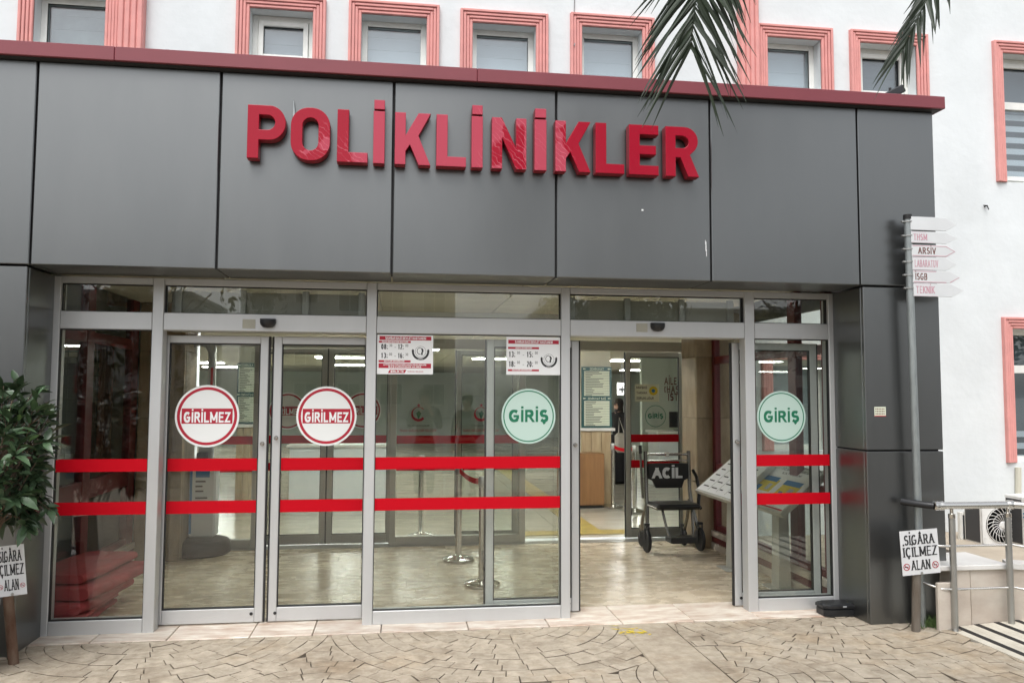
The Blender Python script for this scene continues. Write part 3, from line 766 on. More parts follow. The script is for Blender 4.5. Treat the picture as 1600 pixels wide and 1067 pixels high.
def L_(ch):
    if ch == 'P':
        w = .70; z = .37
        return w, [[(0, 0), (T, 0), (T, z-.02)]+[(w-.3+.3*cos(radians(a)), (1+z-.02)/2+(1-z+.02)/2*sin(radians(a))) for a in range(-90, 91, 10)]+[(0, 1)],
                   [(T, z+.17)]+[(T, .82)]+[(w-.34+.145*cos(radians(a)), (.82+z+.17)/2+(.82-z-.17)/2*sin(radians(a))) for a in range(90, -91, -15)]]
    if ch == 'O':
        w = .74; return w, [rrect(0, w, 0, 1, .34, n=9), list(reversed(rrect(T+.01, w-T-.01, .19, .81, .15, n=6)))]
    if ch == 'L': return .56, [[(0, 0), (.56, 0), (.56, .19), (T, .19), (T, 1), (0, 1)]]
    if ch == 'İ': return T, [[(0, 0), (T, 0), (T, 1), (0, 1)], [(.01, 1.035), (T-.005, 1.035), (T-.005, 1.215), (.01, 1.215)]]
    if ch == 'K': return .70, [[(0, 0), (T, 0), (T, .26), (.295, .385), (.47, 0), (.70, 0), (.46, .56), (.70, 1), (.46, 1), (T, .565), (T, 1), (0, 1)]]
    if ch == 'N': return .70, [[(0, 0), (T, 0), (T, .60), (.49, 0), (.70, 0), (.70, 1), (.49, 1), (.49, .42), (.20, 1), (0, 1)]]
    if ch == 'E': return .58, [[(0, 0), (.58, 0), (.58, .19), (T, .19), (T, .41), (.53, .41), (.53, .59), (T, .59), (T, .81), (.58, .81), (.58, 1), (0, 1)]]
    if ch == 'R':
        w = .70; z = .42
        return w, [[(0, 0), (T, 0), (T, z-.04), (.31, z-.04), (.47, 0), (.70, 0), (.51, z+.02)]+[(w-.30+.28*cos(radians(a)), .72+.28*sin(radians(a))) for a in range(-50, 91, 14)]+[(0, 1)],
                   [(T, z+.15)]+[(T, .82)]+[(w-.36+.145*cos(radians(a)), (.82+z+.15)/2+(.82-z-.15)/2*sin(radians(a))) for a in range(90, -91, -15)]]
LET = [('P', 386, 446), ('O', 454, 515.5), ('L', 526.8, 574.7), ('İ', 583.3, 601.2), ('K', 617, 673), ('L', 682, 728.5), ('İ', 737, 754.5), ('N', 768.7, 822.6),
       ('İ', 835.3, 854), ('K', 867.8, 923), ('L', 930.7, 975.4), ('E', 983, 1029), ('R', 1040, 1092)]
for ch, a, b_ in LET:
    W0, polys = L_(ch)
    outline_letter(polys, at(a, 215, SIGN_Y).x, at(b_, 215, SIGN_Y).x, 3.255, .366, W0)
MB().tube([at(457, 205, FY-.02), at(460, 185, FY-.02), at(459, 158, FY-.012)], [.009, .012, .003], 8).build('cable_tail', 'galv', sign)

# ================================================================== GLAZED ENTRANCE FRONT
front = thing('glazed_entrance', 'silver aluminium glazed entrance front with fixed panes and a transom row under the grey portico', 'glazed front', (.5, GY, 0))
FD = .11
MX = [(-2.428, -2.372), (-1.752, -1.676), (-.240, -.166), (1.232, 1.302), (2.715, 2.795), (3.425, 3.482)]
for (a, b_) in MX: box('mullion', (a, GY, 0), (b_, GY+FD, 2.50), 'aluminium', front, .004)
for i in range(5):
    a, b_ = MX[i][1], MX[i+1][0]
    box('transom_bar', (a+.0015, GY+.002, 2.126), (b_-.0015, GY+FD+.03, 2.252), 'aluminium', front, .004)
    box('head_rail', (a+.0015, GY+.002, 2.452), (b_-.0015, GY+FD, 2.50), 'aluminium', front, .004)
    f = box('transom_pane', (a+.001, GY+.045, 2.2525), (b_-.001, GY+.053, 2.4515), 'glass', front, .0005)
    gk = MB(); gk.box((a+.0005, GY+.03, 2.2523), (a+.006, GY+.07, 2.4517)); gk.box((b_-.006, GY+.03, 2.2523), (b_-.0005, GY+.07, 2.4517))
    gk.box((a+.006, GY+.03, 2.446), (b_-.006, GY+.07, 2.4517)); gk.box((a+.006, GY+.03, 2.2523), (b_-.006, GY+.07, 2.257)); gk.build('gasket', 'rubber', f)
ZS = [(1.120, 1.209), (.820, .909)]
def stripes(x0, x1, y, parent, k=1.0, name='red_stripe'):
    for (a, b_) in ZS:
        a2, b2 = EYE-(EYE-a)*k, EYE-(EYE-b_)*k
        MB().box((x0, y-.0012, a2), (x1, y, b2)).build(name, 'stripe_red', parent)
def sticker(c, r, kind, parent, y):
    """round door sticker: disc, ring, band and lettering, each a hair in front of the last"""
    if kind == 'no':
        d = MB(); d.lathe([(r, 0), (r, -.0015)], (c[0], y, c[2]), 64, axis='y'); o = d.build('round_sticker', 'sticker_white', parent)
        disc(MB(), c, r*.845, r*.935, y-.0021).build('sticker_ring', 'ink_red', o)
        MB().box((c[0]-r*.79, y-.0022, c[2]-r*.245), (c[0]+r*.79, y-.0016, c[2]+r*.245)).build('sticker_band', 'ink_red', o)
        text('lettering', 'GİRİLMEZ', 'white_print', o, (c[0], y-.0026, c[2]-r*.175), XF, ZF, r*.275, tv=.29, th=.23, gap=.19, sx=1.12, width=r*1.44, en=EN)
    elif kind == 'yes':
        d = MB(); d.lathe([(r, 0), (r, -.0015)], (c[0], y, c[2]), 64, axis='y'); o = d.build('round_sticker', 'sticker_green', parent)
        disc(MB(), c, r*.895, r*.935, y-.0021).build('sticker_ring', 'ink_green', o)
        text('lettering', 'GİRİŞ', 'ink_green', o, (c[0], y-.0026, c[2]-r*.17), XF, ZF, r*.36, tv=.29, th=.23, gap=.20, sx=1.25, width=r*1.45, en=EN)
    else:
        o = disc(MB(), c, r*.95, r, y-.002).build('round_sticker', 'ink_green', parent)
        text('lettering', 'GİRİŞ', 'ink_green', o, (c[0], y-.0026, c[2]-r*.17), XF, ZF, r*.36, tv=.29, th=.23, gap=.20, sx=1.25, width=r*1.45, en=EN)
    return o
# fixed panes (left, centre, right)
for i in (0, 2, 4):
    a, b_ = MX[i][1], MX[i+1][0]
    box('kick_rail', (a+.0015, GY+.002, .002), (b_-.0015, GY+FD, .100), 'aluminium', front, .004)
    pn = box('fixed_pane', (a+.001, GY+.022, .1005), (b_-.001, GY+.030, 2.1255), 'glass', front, .0005)
    gk = MB(); gk.box((a+.0005, GY+.012, .1003), (a+.005, GY+.045, 2.1257)); gk.box((b_-.005, GY+.012, .1003), (b_-.0005, GY+.045, 2.1257)); gk.box((a+.005, GY+.012, 2.119), (b_-.005, GY+.045, 2.1257)); gk.box((a+.005, GY+.012, .1003), (b_-.005, GY+.045, .106)); gk.build('gasket', 'rubber', pn)
    stripes(a+.004, b_-.004, GY+.0215, pn)
    if i == 2: c = at(826, 650, GY+.02); sticker(c, .208, 'yes', pn, GY+.0215)
    if i == 4: c = at(1221, 651, GY+.02); sticker(c, .204, 'yes', pn, GY+.0215)
# operator housings behind the transom over both doorways, sensors on the bar
for i in (1, 3):
    a, b_ = MX[i][1], MX[i+1][0]
    h = box('operator_housing', (a, GY+.20, 2.13), (b_, GY+.26, 2.43), 'board_beige', front, .004)
    for t in (.02, .34, .66, .95):
        box('bracket', (a+(b_-a)*t, GY+.17, 2.18), (a+(b_-a)*t+.05, GY+.199, 2.445), 'inner_aluminium', h, .003)
for (px, py, qx) in ((419, 505, 389), (1027, 511, 1003)):
    c = at(px, py, GY)
    prof = [(.052*sqrt(max(0, 1-t*t)) if t < 1 else 0, -.048*t) for t in (0, .25, .5, .7, .85, .95, 1)]
    sn = MB(); n = 16
    # half-bowl sensor: flat top, rounded belly
    rings = []
    for (r, h) in [(.056, .020), (.057, .004), (.050, -.016), (.034, -.030), (.0, -.035)]:
        rings.append((r, h))
    sn.lathe(rings, (c.x, GY-.012, c.z), 24)
    sn.bbox((c.x-.057, GY-.02, c.z+.0205), (c.x+.057, GY+.004, c.z+.032), .004)
    o = sn.build('motion_sensor', 'black_plastic', front); smooth_sharp(o, 50)
    q = at(qx, py+1, GY)
    box('rating_plate', (q.x-.045, GY-.002, q.z-.033), (q.x+.045, GY+.001, q.z+.033), 'board_beige', front, .001)

LY = 6.20
def leaf(x0, x1, label, knob=None, y=LY, z1=2.100, zb=.014, sticker_at=None, kind=None, inner=False, swall=True, group='sliding door leaves of the entrance', stripe=True, sr=.225, zrail=.10):
    t = thing('sliding_door', label, 'door', ((x0+x1)/2, y, 0), group=group)
    al = 'inner_aluminium' if inner else 'aluminium'; gl = 'glass_inner' if inner else 'glass'
    sw = .058
    box('stile', (x0, y, zb), (x0+sw, y+.045, z1), al, t, .004); box('stile', (x1-sw, y, zb), (x1, y+.045, z1), al, t, .004)
    box('top_rail', (x0+sw+.001, y+.002, z1-.055), (x1-sw-.001, y+.043, z1), al, t, .003)
    box('bottom_rail', (x0+sw+.001, y+.002, zb), (x1-sw-.001, y+.043, zb+zrail), al, t, .003)
    pn = box('pane', (x0+sw+.0005, y+.018, zb+zrail+.0005), (x1-sw-.0005, y+.026, z1-.0555), gl, t, .0005)
    gk = MB(); a, b_ = x0+sw, x1-sw; z0_ = zb+zrail
    gk.box((a+.0005, y+.006, z0_), (a+.007, y+.038, z1-.0553)); gk.box((b_-.007, y+.006, z0_), (b_-.0005, y+.038, z1-.0553)); gk.box((a+.007, y+.006, z1-.064), (b_-.007, y+.038, z1-.0553)); gk.box((a+.007, y+.006, z0_), (b_-.007, y+.038, z0_+.009))
    gk.build('gasket', 'rubber', pn)
    ed = MB(); ed.box((x0-.012, y+.008, zb), (x0-.0005, y+.037, z1)); ed.box((x1+.0005, y+.008, zb), (x1+.012, y+.037, z1)); ed.build('edge_seal', 'rubber', t)
    if stripe: stripes(a+.008, b_-.008, y+.0175, pn, k=y/GY if not inner else 1.0)
    if sticker_at: sticker(sticker_at, sr, kind, pn, y+.0175)
    if knob is not None:
        kx = x0+sw*.5 if knob[0] == 'l' else x1-sw*.5
        kb = MB(); kb.lathe([(.0, -.03), (.010, -.03), (.013, -.026), (.013, -.012), (.008, -.010), (.008, 0), (.017, 0), (.017, .001)], (kx, y-.001, knob[1]), 18, axis='y')
        smooth_sharp(kb.build('lock_knob', 'steel', t), 35)
        lk = MB(); lk.lathe([(.0, -.003), (.011, -.003), (.012, 0)], (kx+(.05 if knob[0] == 'r' else -.02)*-1, y-.0005, zb+.06), 16, axis='y'); lk.build('floor_lock', 'rubber', t)
    return t
leaf(-1.725, -.962, 'closed left door leaf with a GİRİLMEZ sticker, lock knob on its right stile', knob=('r', at(405, 693, LY).z), sticker_at=at(323, 650, LY), kind='no', sr=.228)
leaf(-.922, -.190, 'closed right door leaf with a GİRİLMEZ sticker, beside the centre pane', knob=('l', at(418, 684, LY).z), sticker_at=at(510, 650, LY), kind='no', sr=.222)
leaf(.675, 1.402, 'open glass door leaf slid behind the centre pane, plain without a sticker', knob=('r', at(906, 695, LY).z))
leaf(2.668, 3.395, 'open glass door leaf slid behind the right pane beside the doorway', knob=('l', at(1152, 690, LY).z))

# ------------------------------------------------------------------ opening hours posters
def poster(c0, c1, label, first):
    a = at(*c0, GY+.01); b_ = at(*c1, GY+.01); y = GY+.0195
    x0, x1, z1, z0 = a.x, b_.x, a.z, b_.z; W, H = x1-x0, z1-z0
    t = thing('hours_poster', label, 'poster', ((x0+x1)/2, y, z0), group='opening hours posters on the centre pane')
    MB().box((x0, y-.0015, z0), (x1, y, z1)).build('sheet', 'white_print', t)
    X = lambda u: x0+u*W; Z = lambda v: z1-v*H
    red, wh, bl = MB(), MB(), MB()
    def bar(u0, u1, v0, v1): red.box((X(u0), y-.0021, Z(v1)), (X(u1), y-.0016, Z(v0)))
    def wt(s, u, v, h, w): text_into(wh, s, (X(u), y-.0025, Z(v)), XF, ZF, h*H, tv=.28, gap=.2, width=w*W, en=EN)
    def bt(s, u, v, h, w, serif=.16, tv=.34): text_into(bl, s, (X(u), y-.0022, Z(v)), XF, ZF, h*H, tv=tv, th=.08, gap=.22, width=w*W, en=EN, serif=serif)
    if first:
        bar(.045, .965, .035, .135); wt('SAMSUN GAZİ DEVLET HASTANESİ', .51, .11, .05, .72)
        bar(.035, .60, .155, .205); wt('POLİKLİNİK MUAYENE SAATLERİ', .32, .193, .028, .46)
        for (v, p, q) in ((.36, ('08:', '30'), ('12:', '00')), (.585, ('13:', '00'), ('16:', '30'))):
            bt(p[0], .135, v, .115, .115); bt(p[1], .245, v-.06, .06, .05, 0, .16); bt('-', .325, v, .10, .03, 0); bt(q[0], .425, v, .115, .10); bt(q[1], .53, v-.06, .06, .05, 0, .16)
        bar(.035, .60, .645, .70); wt('SAATLERİ ARASINDADIR', .31, .685, .03, .36)
        bar(.035, .965, .725, .845); wt('LÜTFEN MUAYENE RANDEVUNUZU POLİKLİNİKLERE', .50, .775, .032, .76); wt('BAŞVURMADAN ALINIZ', .50, .828, .032, .58)
        red.prism([(X(.20), Z(.97)), (X(.495), Z(.97)), (X(.53), Z(.885)), (X(.235), Z(.885))], -.0016, -.0021, o=(0, y, 0), en=(0, 1, 0))
        wt("BİRLİK'TE", .365, .95, .045, .23)
        text_into(red, 'SAĞLIKLI GELECEK', (X(.69), y-.0022, Z(.945)), XF, ZF, .03*H, tv=.15, gap=.2, width=.28*W, en=EN)
        ec = (X(.775), y, Z(.42))
    else:
        bar(.035, .975, .08, .18); wt('SAMSUN GAZİ DEVLET HASTANESİ', .51, .155, .05, .70)
        bar(.03, .605, .265, .32); wt('HASTA ZİYARETLERİ', .32, .307, .03, .30)
        for (v, p, q) in ((.525, ('13:', '00'), ('15:', '00')), (.78, ('18:', '00'), ('20:', '00'))):
            bt(p[0], .105, v, .13, .115); bt(p[1], .225, v-.075, .065, .05, 0, .16); bt('-', .315, v, .11, .03, 0); bt(q[0], .435, v, .13, .115); bt(q[1], .555, v-.075, .065, .05, 0, .16)
        bar(.03, .605, .855, .905); wt('SAATLERİ ARASINDADIR', .29, .893, .03, .36)
        ec = (X(.79), y, Z(.585))
    red.build('red_bar', 'ink_red', t); wh.build('lettering', 'white_print', t); bl.build('lettering', 'ink_black', t)
    em = MB(); r = .155*W; n = 36
    disc(em, ec, r*.60, r*.63, y-.0022, n=40)
    v = []; fs = []
    for k in range(25):
        an = radians(172+(368-172)*k/24)
        for rr_ in (r*.76, r): v.append((ec[0]+rr_*cos(an), y-.0022, ec[2]+rr_*sin(an)))
    em.add(v, [(2*k, 2*k+1, 2*k+3, 2*k+2) for k in range(24)])
    for s_ in (-1, 1): em.add([(ec[0]+s_*r*.72, y-.0024, ec[2]+r*.10), (ec[0]+s_*r*1.05, y-.0024, ec[2]+r*.10), (ec[0]+s_*r*.88, y-.0024, ec[2]+r*.30)], [(0, 1, 2)])
    # a plain small head-and-plume figure in the middle
    v = []
    for k in range(13):
        an = radians(75+205*k/12)
        for q in (.30, .36): v.append((ec[0]+(-.06+q*cos(an))*r, y-.0023, ec[2]+(.06+q*1.15*sin(an))*r))
    em.add(v, [(2*k, 2*k+1, 2*k+3, 2*k+2) for k in range(12)])
    hd = [(.02, .42), (.22, .36), (.34, .18), (.33, -.02), (.24, -.12), (.27, -.36), (.05, -.40), (.08, -.12), (.16, .06), (.10, .22)]
    em.add([(ec[0]+a_*r, y-.0024, ec[2]+b2*r) for a_, b2 in hd], [tuple(range(len(hd)))])
    wh2 = MB(); text_into(wh2, 'GAZİ DEVLET', (ec[0], y-.0027, ec[2]-r*.94), XF, ZF, r*.10, tv=.2, width=r*.6, en=EN); 
    e_ = em.build('emblem', 'ink_black', t); wh2.build('emblem_lettering', 'white_print', e_)
    return t
poster((589, 522.5), (676.5, 585), 'white opening hours poster reading 08:30 - 12:00 on the centre pane', True)
poster((791.5, 526), (875.5, 586), 'white visiting hours poster reading 13:00 - 15:00 on the centre pane', False)

# ================================================================== VESTIBULE
vf = sroot('vestibule_floor')
MB().box((-2.64, 6.362, -.06), (3.50, 9.08, -.012)).build('floor_base', 'mortar', vf)
rf = random.Random(5); y = 6.363
ti = 0
while y < 9.0:
    x = -2.60 - rf.uniform(0, .5)
    while x < 3.48:
        x2 = x + .60
        a, b_ = max(x, -2.60), min(x2, 3.48)
        if b_-a > .05: box('floor_tile', (a+.0002, y+.0002, -.02), (b_-.0002, min(y+.40, 9.07)-.0002, rf.uniform(-.0003, .0003)), 'marble_floor', vf, .0004)
        x = x2
    y += .40
vc = sroot('vestibule_ceiling')
MB().box((-2.64, GY+FD+.02, 2.62), (3.50, 9.08, 2.66)).build('ceiling_back', 'board_beige', vc)
for i in range(5):
    for j in range(10):
        a, b_ = -2.63+i*1.222, -2.63+(i+1)*1.222; c, d = 6.19+j*.29, 6.19+(j+1)*.29
        box('ceiling_plank', (a+.004, c+.004, 2.595), (b_-.004, d-.004, 2.612), 'ceiling', vc, .002)
def side_wall(X, nm, label, posts, rails, sgn):
    t = thing(nm, label, 'glazed wall', (X, 7.4, 0))
    for (a, b_) in posts: box('red_post', (X-.035, a, .20), (X+.035, b_, 2.595), 'red_frame', t, .004)
    ys = [p for p in posts]
    for k in range(len(ys)-1):
        a, b_ = ys[k][1], ys[k+1][0]
        for (z0, z1) in rails: box('red_rail', (X-.03, a+.001, z0), (X+.03, b_-.001, z1), 'red_frame', t, .004)
        box('pane', (X-.004, a+.001, .26), (X+.004, b_-.001, 2.594), 'glass_inner', t, .0005)
    st_ = .0
    box('plinth', (X-.06, 6.17, 0), (X+.06, 8.60, .07), 'marble_clad', t, .004); box('plinth', (X-.05, 6.17, .0715), (X+.05, 8.60, .135), 'red_frame', t, .004); box('plinth', (X-.06, 6.17, .1365), (X+.06, 8.60, .199), 'marble_clad', t, .004)
    return t
side_wall(-2.64, 'vestibule_side_wall', 'glazed side wall with dark red frame on the left behind the stacked mats', [(6.17, 6.26), (7.24, 7.40), (8.40, 8.59)], [(.20, .26), (.77, .93), (2.10, 2.20)], 1)
side_wall(3.49, 'vestibule_side_wall', 'glazed side wall with dark red frame on the right behind the information stands', [(6.17, 6.24), (6.68, 6.82), (7.62, 7.76), (8.52, 8.59)], [(.20, .26), (.86, .93), (2.02, 2.10)], -1)
def pillar(x0, x1, label):
    t = thing('marble_pillar', label, 'pillar', ((x0+x1)/2, 8.85, 0), group='marble pillars beside the inner doors')
    MB().box((x0+.02, 8.62, 0), (x1-.02, 9.08, 2.60)).build('core', 'mortar', t)
    xm = x0+(x1-x0)*.48
    for (a, b_, dy) in ((x0, xm, 0), (xm, x1, -.03)):
        for (z0, z1) in ((.0, .72), (.72, 1.42), (1.42, 2.10), (2.10, 2.59)):
            box('marble_slab', (a+.0015, 8.60+dy, z0+.0015), (b_-.0015, 8.625, z1-.0015), 'travertine', t, .003)
    for (z0, z1) in ((.0, .72), (.72, 1.42), (1.42, 2.10), (2.10, 2.59)):
        for xx in (x0-.001, x1-.019): box('marble_slab', (xx, 8.627, z0+.0015), (xx+.02, 9.07, z1-.0015), 'travertine', t, .003)
    return t
pillar(-2.60, -2.15, 'beige marble clad pillar on the left behind the tall kiosk')
pillar(3.28, 3.80, 'beige marble clad pillar on the right behind the transport chair')

# inner glazed front and its doors
IY = 9.12
inn = thing('inner_entrance', 'inner aluminium glazed front of the vestibule with crescent emblems on its panes', 'glazed front', (.6, IY, 0))
IX = [(-2.05, -1.98), (-1.56, -1.49), (-.085, -.015), (1.37, 1.44), (3.34, 3.42)]
for (a, b_) in IX: box('mullion', (a, IY, 0), (b_, IY+.10, 2.30), 'inner_aluminium', inn, .004)
for i in range(4):
    a, b_ = IX[i][1], IX[i+1][0]
    box('head_rail', (a+.001, IY+.002, 2.185), (b_-.001, IY+.12, 2.295), 'inner_aluminium', inn, .004)
    if i in (0, 2):
        box('kick_rail', (a+.001, IY+.002, .002), (b_-.001, IY+.098, .10), 'inner_aluminium', inn, .004)
        pn = box('fixed_pane', (a+.001, IY+.03, .101), (b_-.001, IY+.038, 2.184), 'glass_inner', inn, .0005)
        stripes(a+.004, b_-.004, IY+.0295, pn)
        if i == 2:
            for px in (654, 752):
                c = at(px, 647, IY+.02); e = MB(); v = []; n = 24
                for k in range(n+1):
                    a1 = radians(-230+280*k/n) ; ro, ri = .082, .064
                    v += [(c.x+ro*sin(a1), IY+.028, c.z-ro*cos(a1)), (c.x+ri*sin(a1)*1.0, IY+.028, c.z+.012-ri*cos(a1))]
                e.add(v, [(2*k, 2*k+1, 2*k+3, 2*k+2) for k in range(n)])
                sv = [(c.x+(.022 if k % 2 == 0 else .010)*sin(2*pi*k/10), IY+.0278, c.z+.10+(.022 if k % 2 == 0 else .010)*cos(2*pi*k/10)) for k in range(10)]
                e.add(sv, [tuple(range(10))])
                eo = e.build('crescent_emblem', 'ink_red', pn)
                lf = MB(); lf.add([(c.x-.004, IY+.0277, c.z-.05), (c.x+.004, IY+.0277, c.z-.05), (c.x+.03, IY+.0277, c.z+.01), (c.x+.004, IY+.0277, c.z+.04), (c.x-.026, IY+.0277, c.z+.008)], [(0, 1, 2, 3, 4)]).build('emblem_leaf', 'ink_green', pn)
                text('lettering', 'T.C. SAĞLIK BAKANLIĞI', 'ink_black', pn, (c.x, IY+.028, c.z-.135), XF, ZF, .014, tv=.16, width=.24, en=EN)
                text('lettering', '"DAHA SAĞLIKLI BİR GELECEK"', 'ink_red', pn, (c.x, IY+.028, c.z-.195), XF, ZF, .024, tv=.16, width=.42, en=EN)
box('floor_track', (-2.0, IY-.05, .0005), (3.4, IY+.12, .004), 'steel_dull', inn, .001)
IG = 'inner sliding door leaves'
leaf(-1.50, -.79, 'closed inner door leaf behind the tall kiosk on the left', y=IY+.14, z1=2.18, inner=True, group=IG)
leaf(-.775, -.06, 'closed inner door leaf with a dull GİRİLMEZ sticker behind the right closed door', y=IY+.14, z1=2.18, inner=True, group=IG, sticker_at=at(567, 641, IY+.14), kind='no', sr=.205)
for o in [o for o in COL.objects if o.name.startswith('sliding_door') and 'behind the tall kiosk' in o.get('label', '')]:
    sticker(at(449, 642, IY+.14), .205, 'no', [c for c in o.children if c.name.startswith('pane')][0], IY+.1575)
    o['label'] = 'closed inner door leaf with a dull GİRİLMEZ sticker behind the tall kiosk'
leaf(.66, 1.375, 'open inner door leaf slid behind the emblem pane', y=IY+.14, z1=2.18, inner=True, group=IG)
D4 = leaf(2.66, 3.375, 'inner door leaf with a mask notice and GİRİŞ sticker behind the transport chair', y=IY+.14, z1=2.18, inner=True, group=IG, sticker_at=at(1025, 650, IY+.14), kind='clear', sr=.128)
mp = thing('mask_notice', 'small white notice reading MASKE TAKMAK ZORUNLUDUR with a yellow face sign', 'notice', tuple(at(1011, 627, IY+.13)))
a, b_ = at(992, 600, IY+.15), at(1030, 627.5, IY+.15); yy = IY+.155
MB().box((a.x, yy-.002, b_.z), (b_.x, yy, a.z)).build('sheet', 'paper', mp)
tx = MB()
for s_, v in (('MASKE', .25), ('TAKMAK', .55), ('ZORUNLUDUR', .86)):
    text_into(tx, s_, (a.x+.02, yy-.0025, a.z-(a.z-b_.z)*v), XF, ZF, .024, tv=.2, width=.13 if v < .8 else .21, align='l', en=EN)
tx.build('lettering', 'ink_black', mp)
c = at(1021, 610.5, IY+.15); disc(MB(), (c.x, 0, c.z), .022, .053, yy-.0026).build('yellow_ring', 'ink_yellow', mp); disc(MB(), (c.x, 0, c.z), 0, .022, yy-.0026).build('blue_disc', 'ink_blue', mp)

# ================================================================== HALL BEHIND THE INNER DOORS
HZ = 2.46
struct(MB().box((-9, 9.40, -.06), (16, 31, -.004)).build('hall_floor', 'hall_floor'))
hc = sroot('hall_ceiling')
MB().box((-9, 9.40, HZ+.02), (16, 31, HZ+.1)).build('ceiling_back', 'board_beige', hc)
hw = sroot('hall_walls')
MB().box((-9, 30.9, 0), (16, 31.2, HZ+.02)).build('back_wall', 'hall_wall', hw)
MB().box((-9.2, 9.41, 0), (-9, 31, HZ+.02)).build('side_wall', 'hall_cream', hw)
MB().box((16, 9.41, 0), (16.2, 31, HZ+.02)).build('side_wall', 'hall_cream', hw)
for j in range(14):
    for i in range(8):
        a, c = -5+i*2.0, 9.45+j*1.0
        box('ceiling_plank', (a+.006, c+.006, HZ), (a+1.994, c+.994, HZ+.015), 'ceiling', hc, .003)
def clight(px, py, label, w=.8, d=.32):
    p = atz(px, py, HZ-.01)
    t = thing('ceiling_light', label, 'ceiling light', (p.x, p.y, HZ-.02), group='lit fluorescent ceiling lights in the hall')
    box('housing', (p.x-w/2-.03, p.y-d/2-.03, HZ-.012), (p.x+w/2+.03, p.y+d/2+.03, HZ-.001), 'pvc_white', t)
    box('diffuser', (p.x-w/2, p.y-d/2, HZ-.03), (p.x+w/2, p.y+d/2, HZ-.0125), 'lamp', t)
clight(987, 563, 'bright ceiling light nearest above the notice door', 1.0, .45); clight(996, 578, 'bright ceiling light farther back above the mask notice', 1.0, .5); clight(957, 586, 'small far ceiling light beside the directory board', .7, .4)
clight(531, 558, 'bright ceiling light nearer the doors above the right GİRİLMEZ sticker', 1.0, .45); clight(541, 570, 'second ceiling light behind the one above the right sticker', 1.0, .5)
clight(316, 566, 'ceiling light seen left of the kiosk arm', 1.0, .45); clight(346, 573, 'ceiling light seen right of the kiosk arm', 1.0, .45)
clight(775, 560, 'ceiling light seen beside the visiting hours poster', 1.0, .4); clight(835, 603, 'tiny far ceiling light above the GİRİŞ sticker', .9, .5)
clight(640, 545, 'ceiling light over the hall behind the emblem pane', 1.0, .4)
for k, (x, y, lb) in enumerate(((-1.2, 9.72, 'added ceiling light inside the left inner doors, unseen behind the transom bar'), (1.4, 9.72, 'added ceiling light inside the open inner doors, unseen behind the transom bar'), (3.8, 9.72, 'added ceiling light inside the notice door, unseen behind the transom bar'))):  # unseen extra lamps, added to brighten the hall and vestibule
    t = thing('ceiling_light', lb, 'ceiling light', (x, y, HZ-.02), group='lit fluorescent ceiling lights in the hall')
    box('housing', (x-.63, y-.18, HZ-.012), (x+.63, y+.18, HZ-.001), 'pvc_white', t); box('diffuser', (x-.6, y-.15, HZ-.03), (x+.6, y+.15, HZ-.0125), 'lamp', t)
# partition with lettering
pt = thing('partition_wall', 'pale green partition wall with brown lettering AİLE H at the back right', 'wall', (6.6, 16, 0))
x0 = at(1003, 600, 16).x
box('panel', (x0, 16, 0), (x0+5, 16.15, HZ-.01), 'hall_wall', pt)
lt = MB()
for s_, px, py, wd in (('AİLE H', 1038, 600, .38), ('(HAST', 1038, 613, .40), ('İSTE', 1044, 625, .30)):
    p = at(px, py, 15.99); text_into(lt, s_, (p.x, 15.985, p.z), XF, ZF, .125, tv=.22, gap=.22, width=wd, align='l', en=EN)
lt.build('lettering', 'ink_brown', pt)
# directory boards on marble clad piers
def directory(pxa, pxb, Y, label, plabel, pbot=668, ptop=573):
    a, b_ = at(pxa, ptop, Y), at(pxb, pbot, Y)
    pr = thing('wall_pier', plabel, 'pier', ((a.x+b_.x)/2, Y+.2, 0), group='wood clad piers in the hall')
    n = 3
    for k in range(n):
        u0, u1 = a.x+.0+(b_.x-a.x)*k/n, a.x+(b_.x-a.x)*(k+1)/n
        box('wood_panel', (u0+.002, Y, .0), (u1-.002, Y+.03, b_.z-.05), 'wood_pale', pr, .003)
    box('ledge', (a.x-.05, Y-.05, b_.z-.049), (b_.x+.05, Y+.35, b_.z-.005), 'coping', pr, .004)
    box('shaft', (a.x+.0, Y+.032, 0), (b_.x, Y+.35, HZ-.01), 'hall_cream', pr)
    t = thing('directory_board', label, 'directory board', ((a.x+b_.x)/2, Y-.02, b_.z), group='green framed directory boards')
    box('frame', (a.x, Y-.04, b_.z), (b_.x, Y-.001, a.z), 'teal', t, .003)
    W, H = b_.x-a.x, a.z-b_.z
    sl = MB(); ik = MB(); rb = random.Random(int(pxa))
    for (v0, v1, n) in ((.07, .48, 15), (.56, .97, 15)):
        for k in range(n):
            z1 = a.z-H*(v0+(v1-v0)*k/n); z0 = a.z-H*(v0+(v1-v0)*(k+.86)/n)
            sl.box((a.x+W*.08, Y-.046, z0), (b_.x-W*.08, Y-.041, z1))
            ik.box((a.x+W*.12, Y-.048, z0+.004), (a.x+W*(.12+rb.uniform(.15, .62)), Y-.0465, z0+.012))
    sl.build('name_strips', 'paper', t); ik.build('printed_lines', 'ink_black', t)
    hd = MB(); text_into(hd, 'ZEMİN KAT', (a.x+W*.5, Y-.042, a.z-H*.052), XF, ZF, H*.03, tv=.16, en=EN); text_into(hd, 'ZEMİN KAT SAĞ', (a.x+W*.5, Y-.042, a.z-H*.538), XF, ZF, H*.03, tv=.16, width=W*.6, en=EN)
    for s_ in (.09, .91):
        cx = a.x+W*s_
        for v in (.035, .52):
            z = a.z-H*v; hd.add([(cx-.02, Y-.042, z-.008), (cx+.005, Y-.042, z-.008), (cx+.03, Y-.042, z), (cx+.005, Y-.042, z+.008), (cx-.02, Y-.042, z+.008)], [(0, 1, 2, 3, 4)])
    hd.build('lettering', 'paper', t)
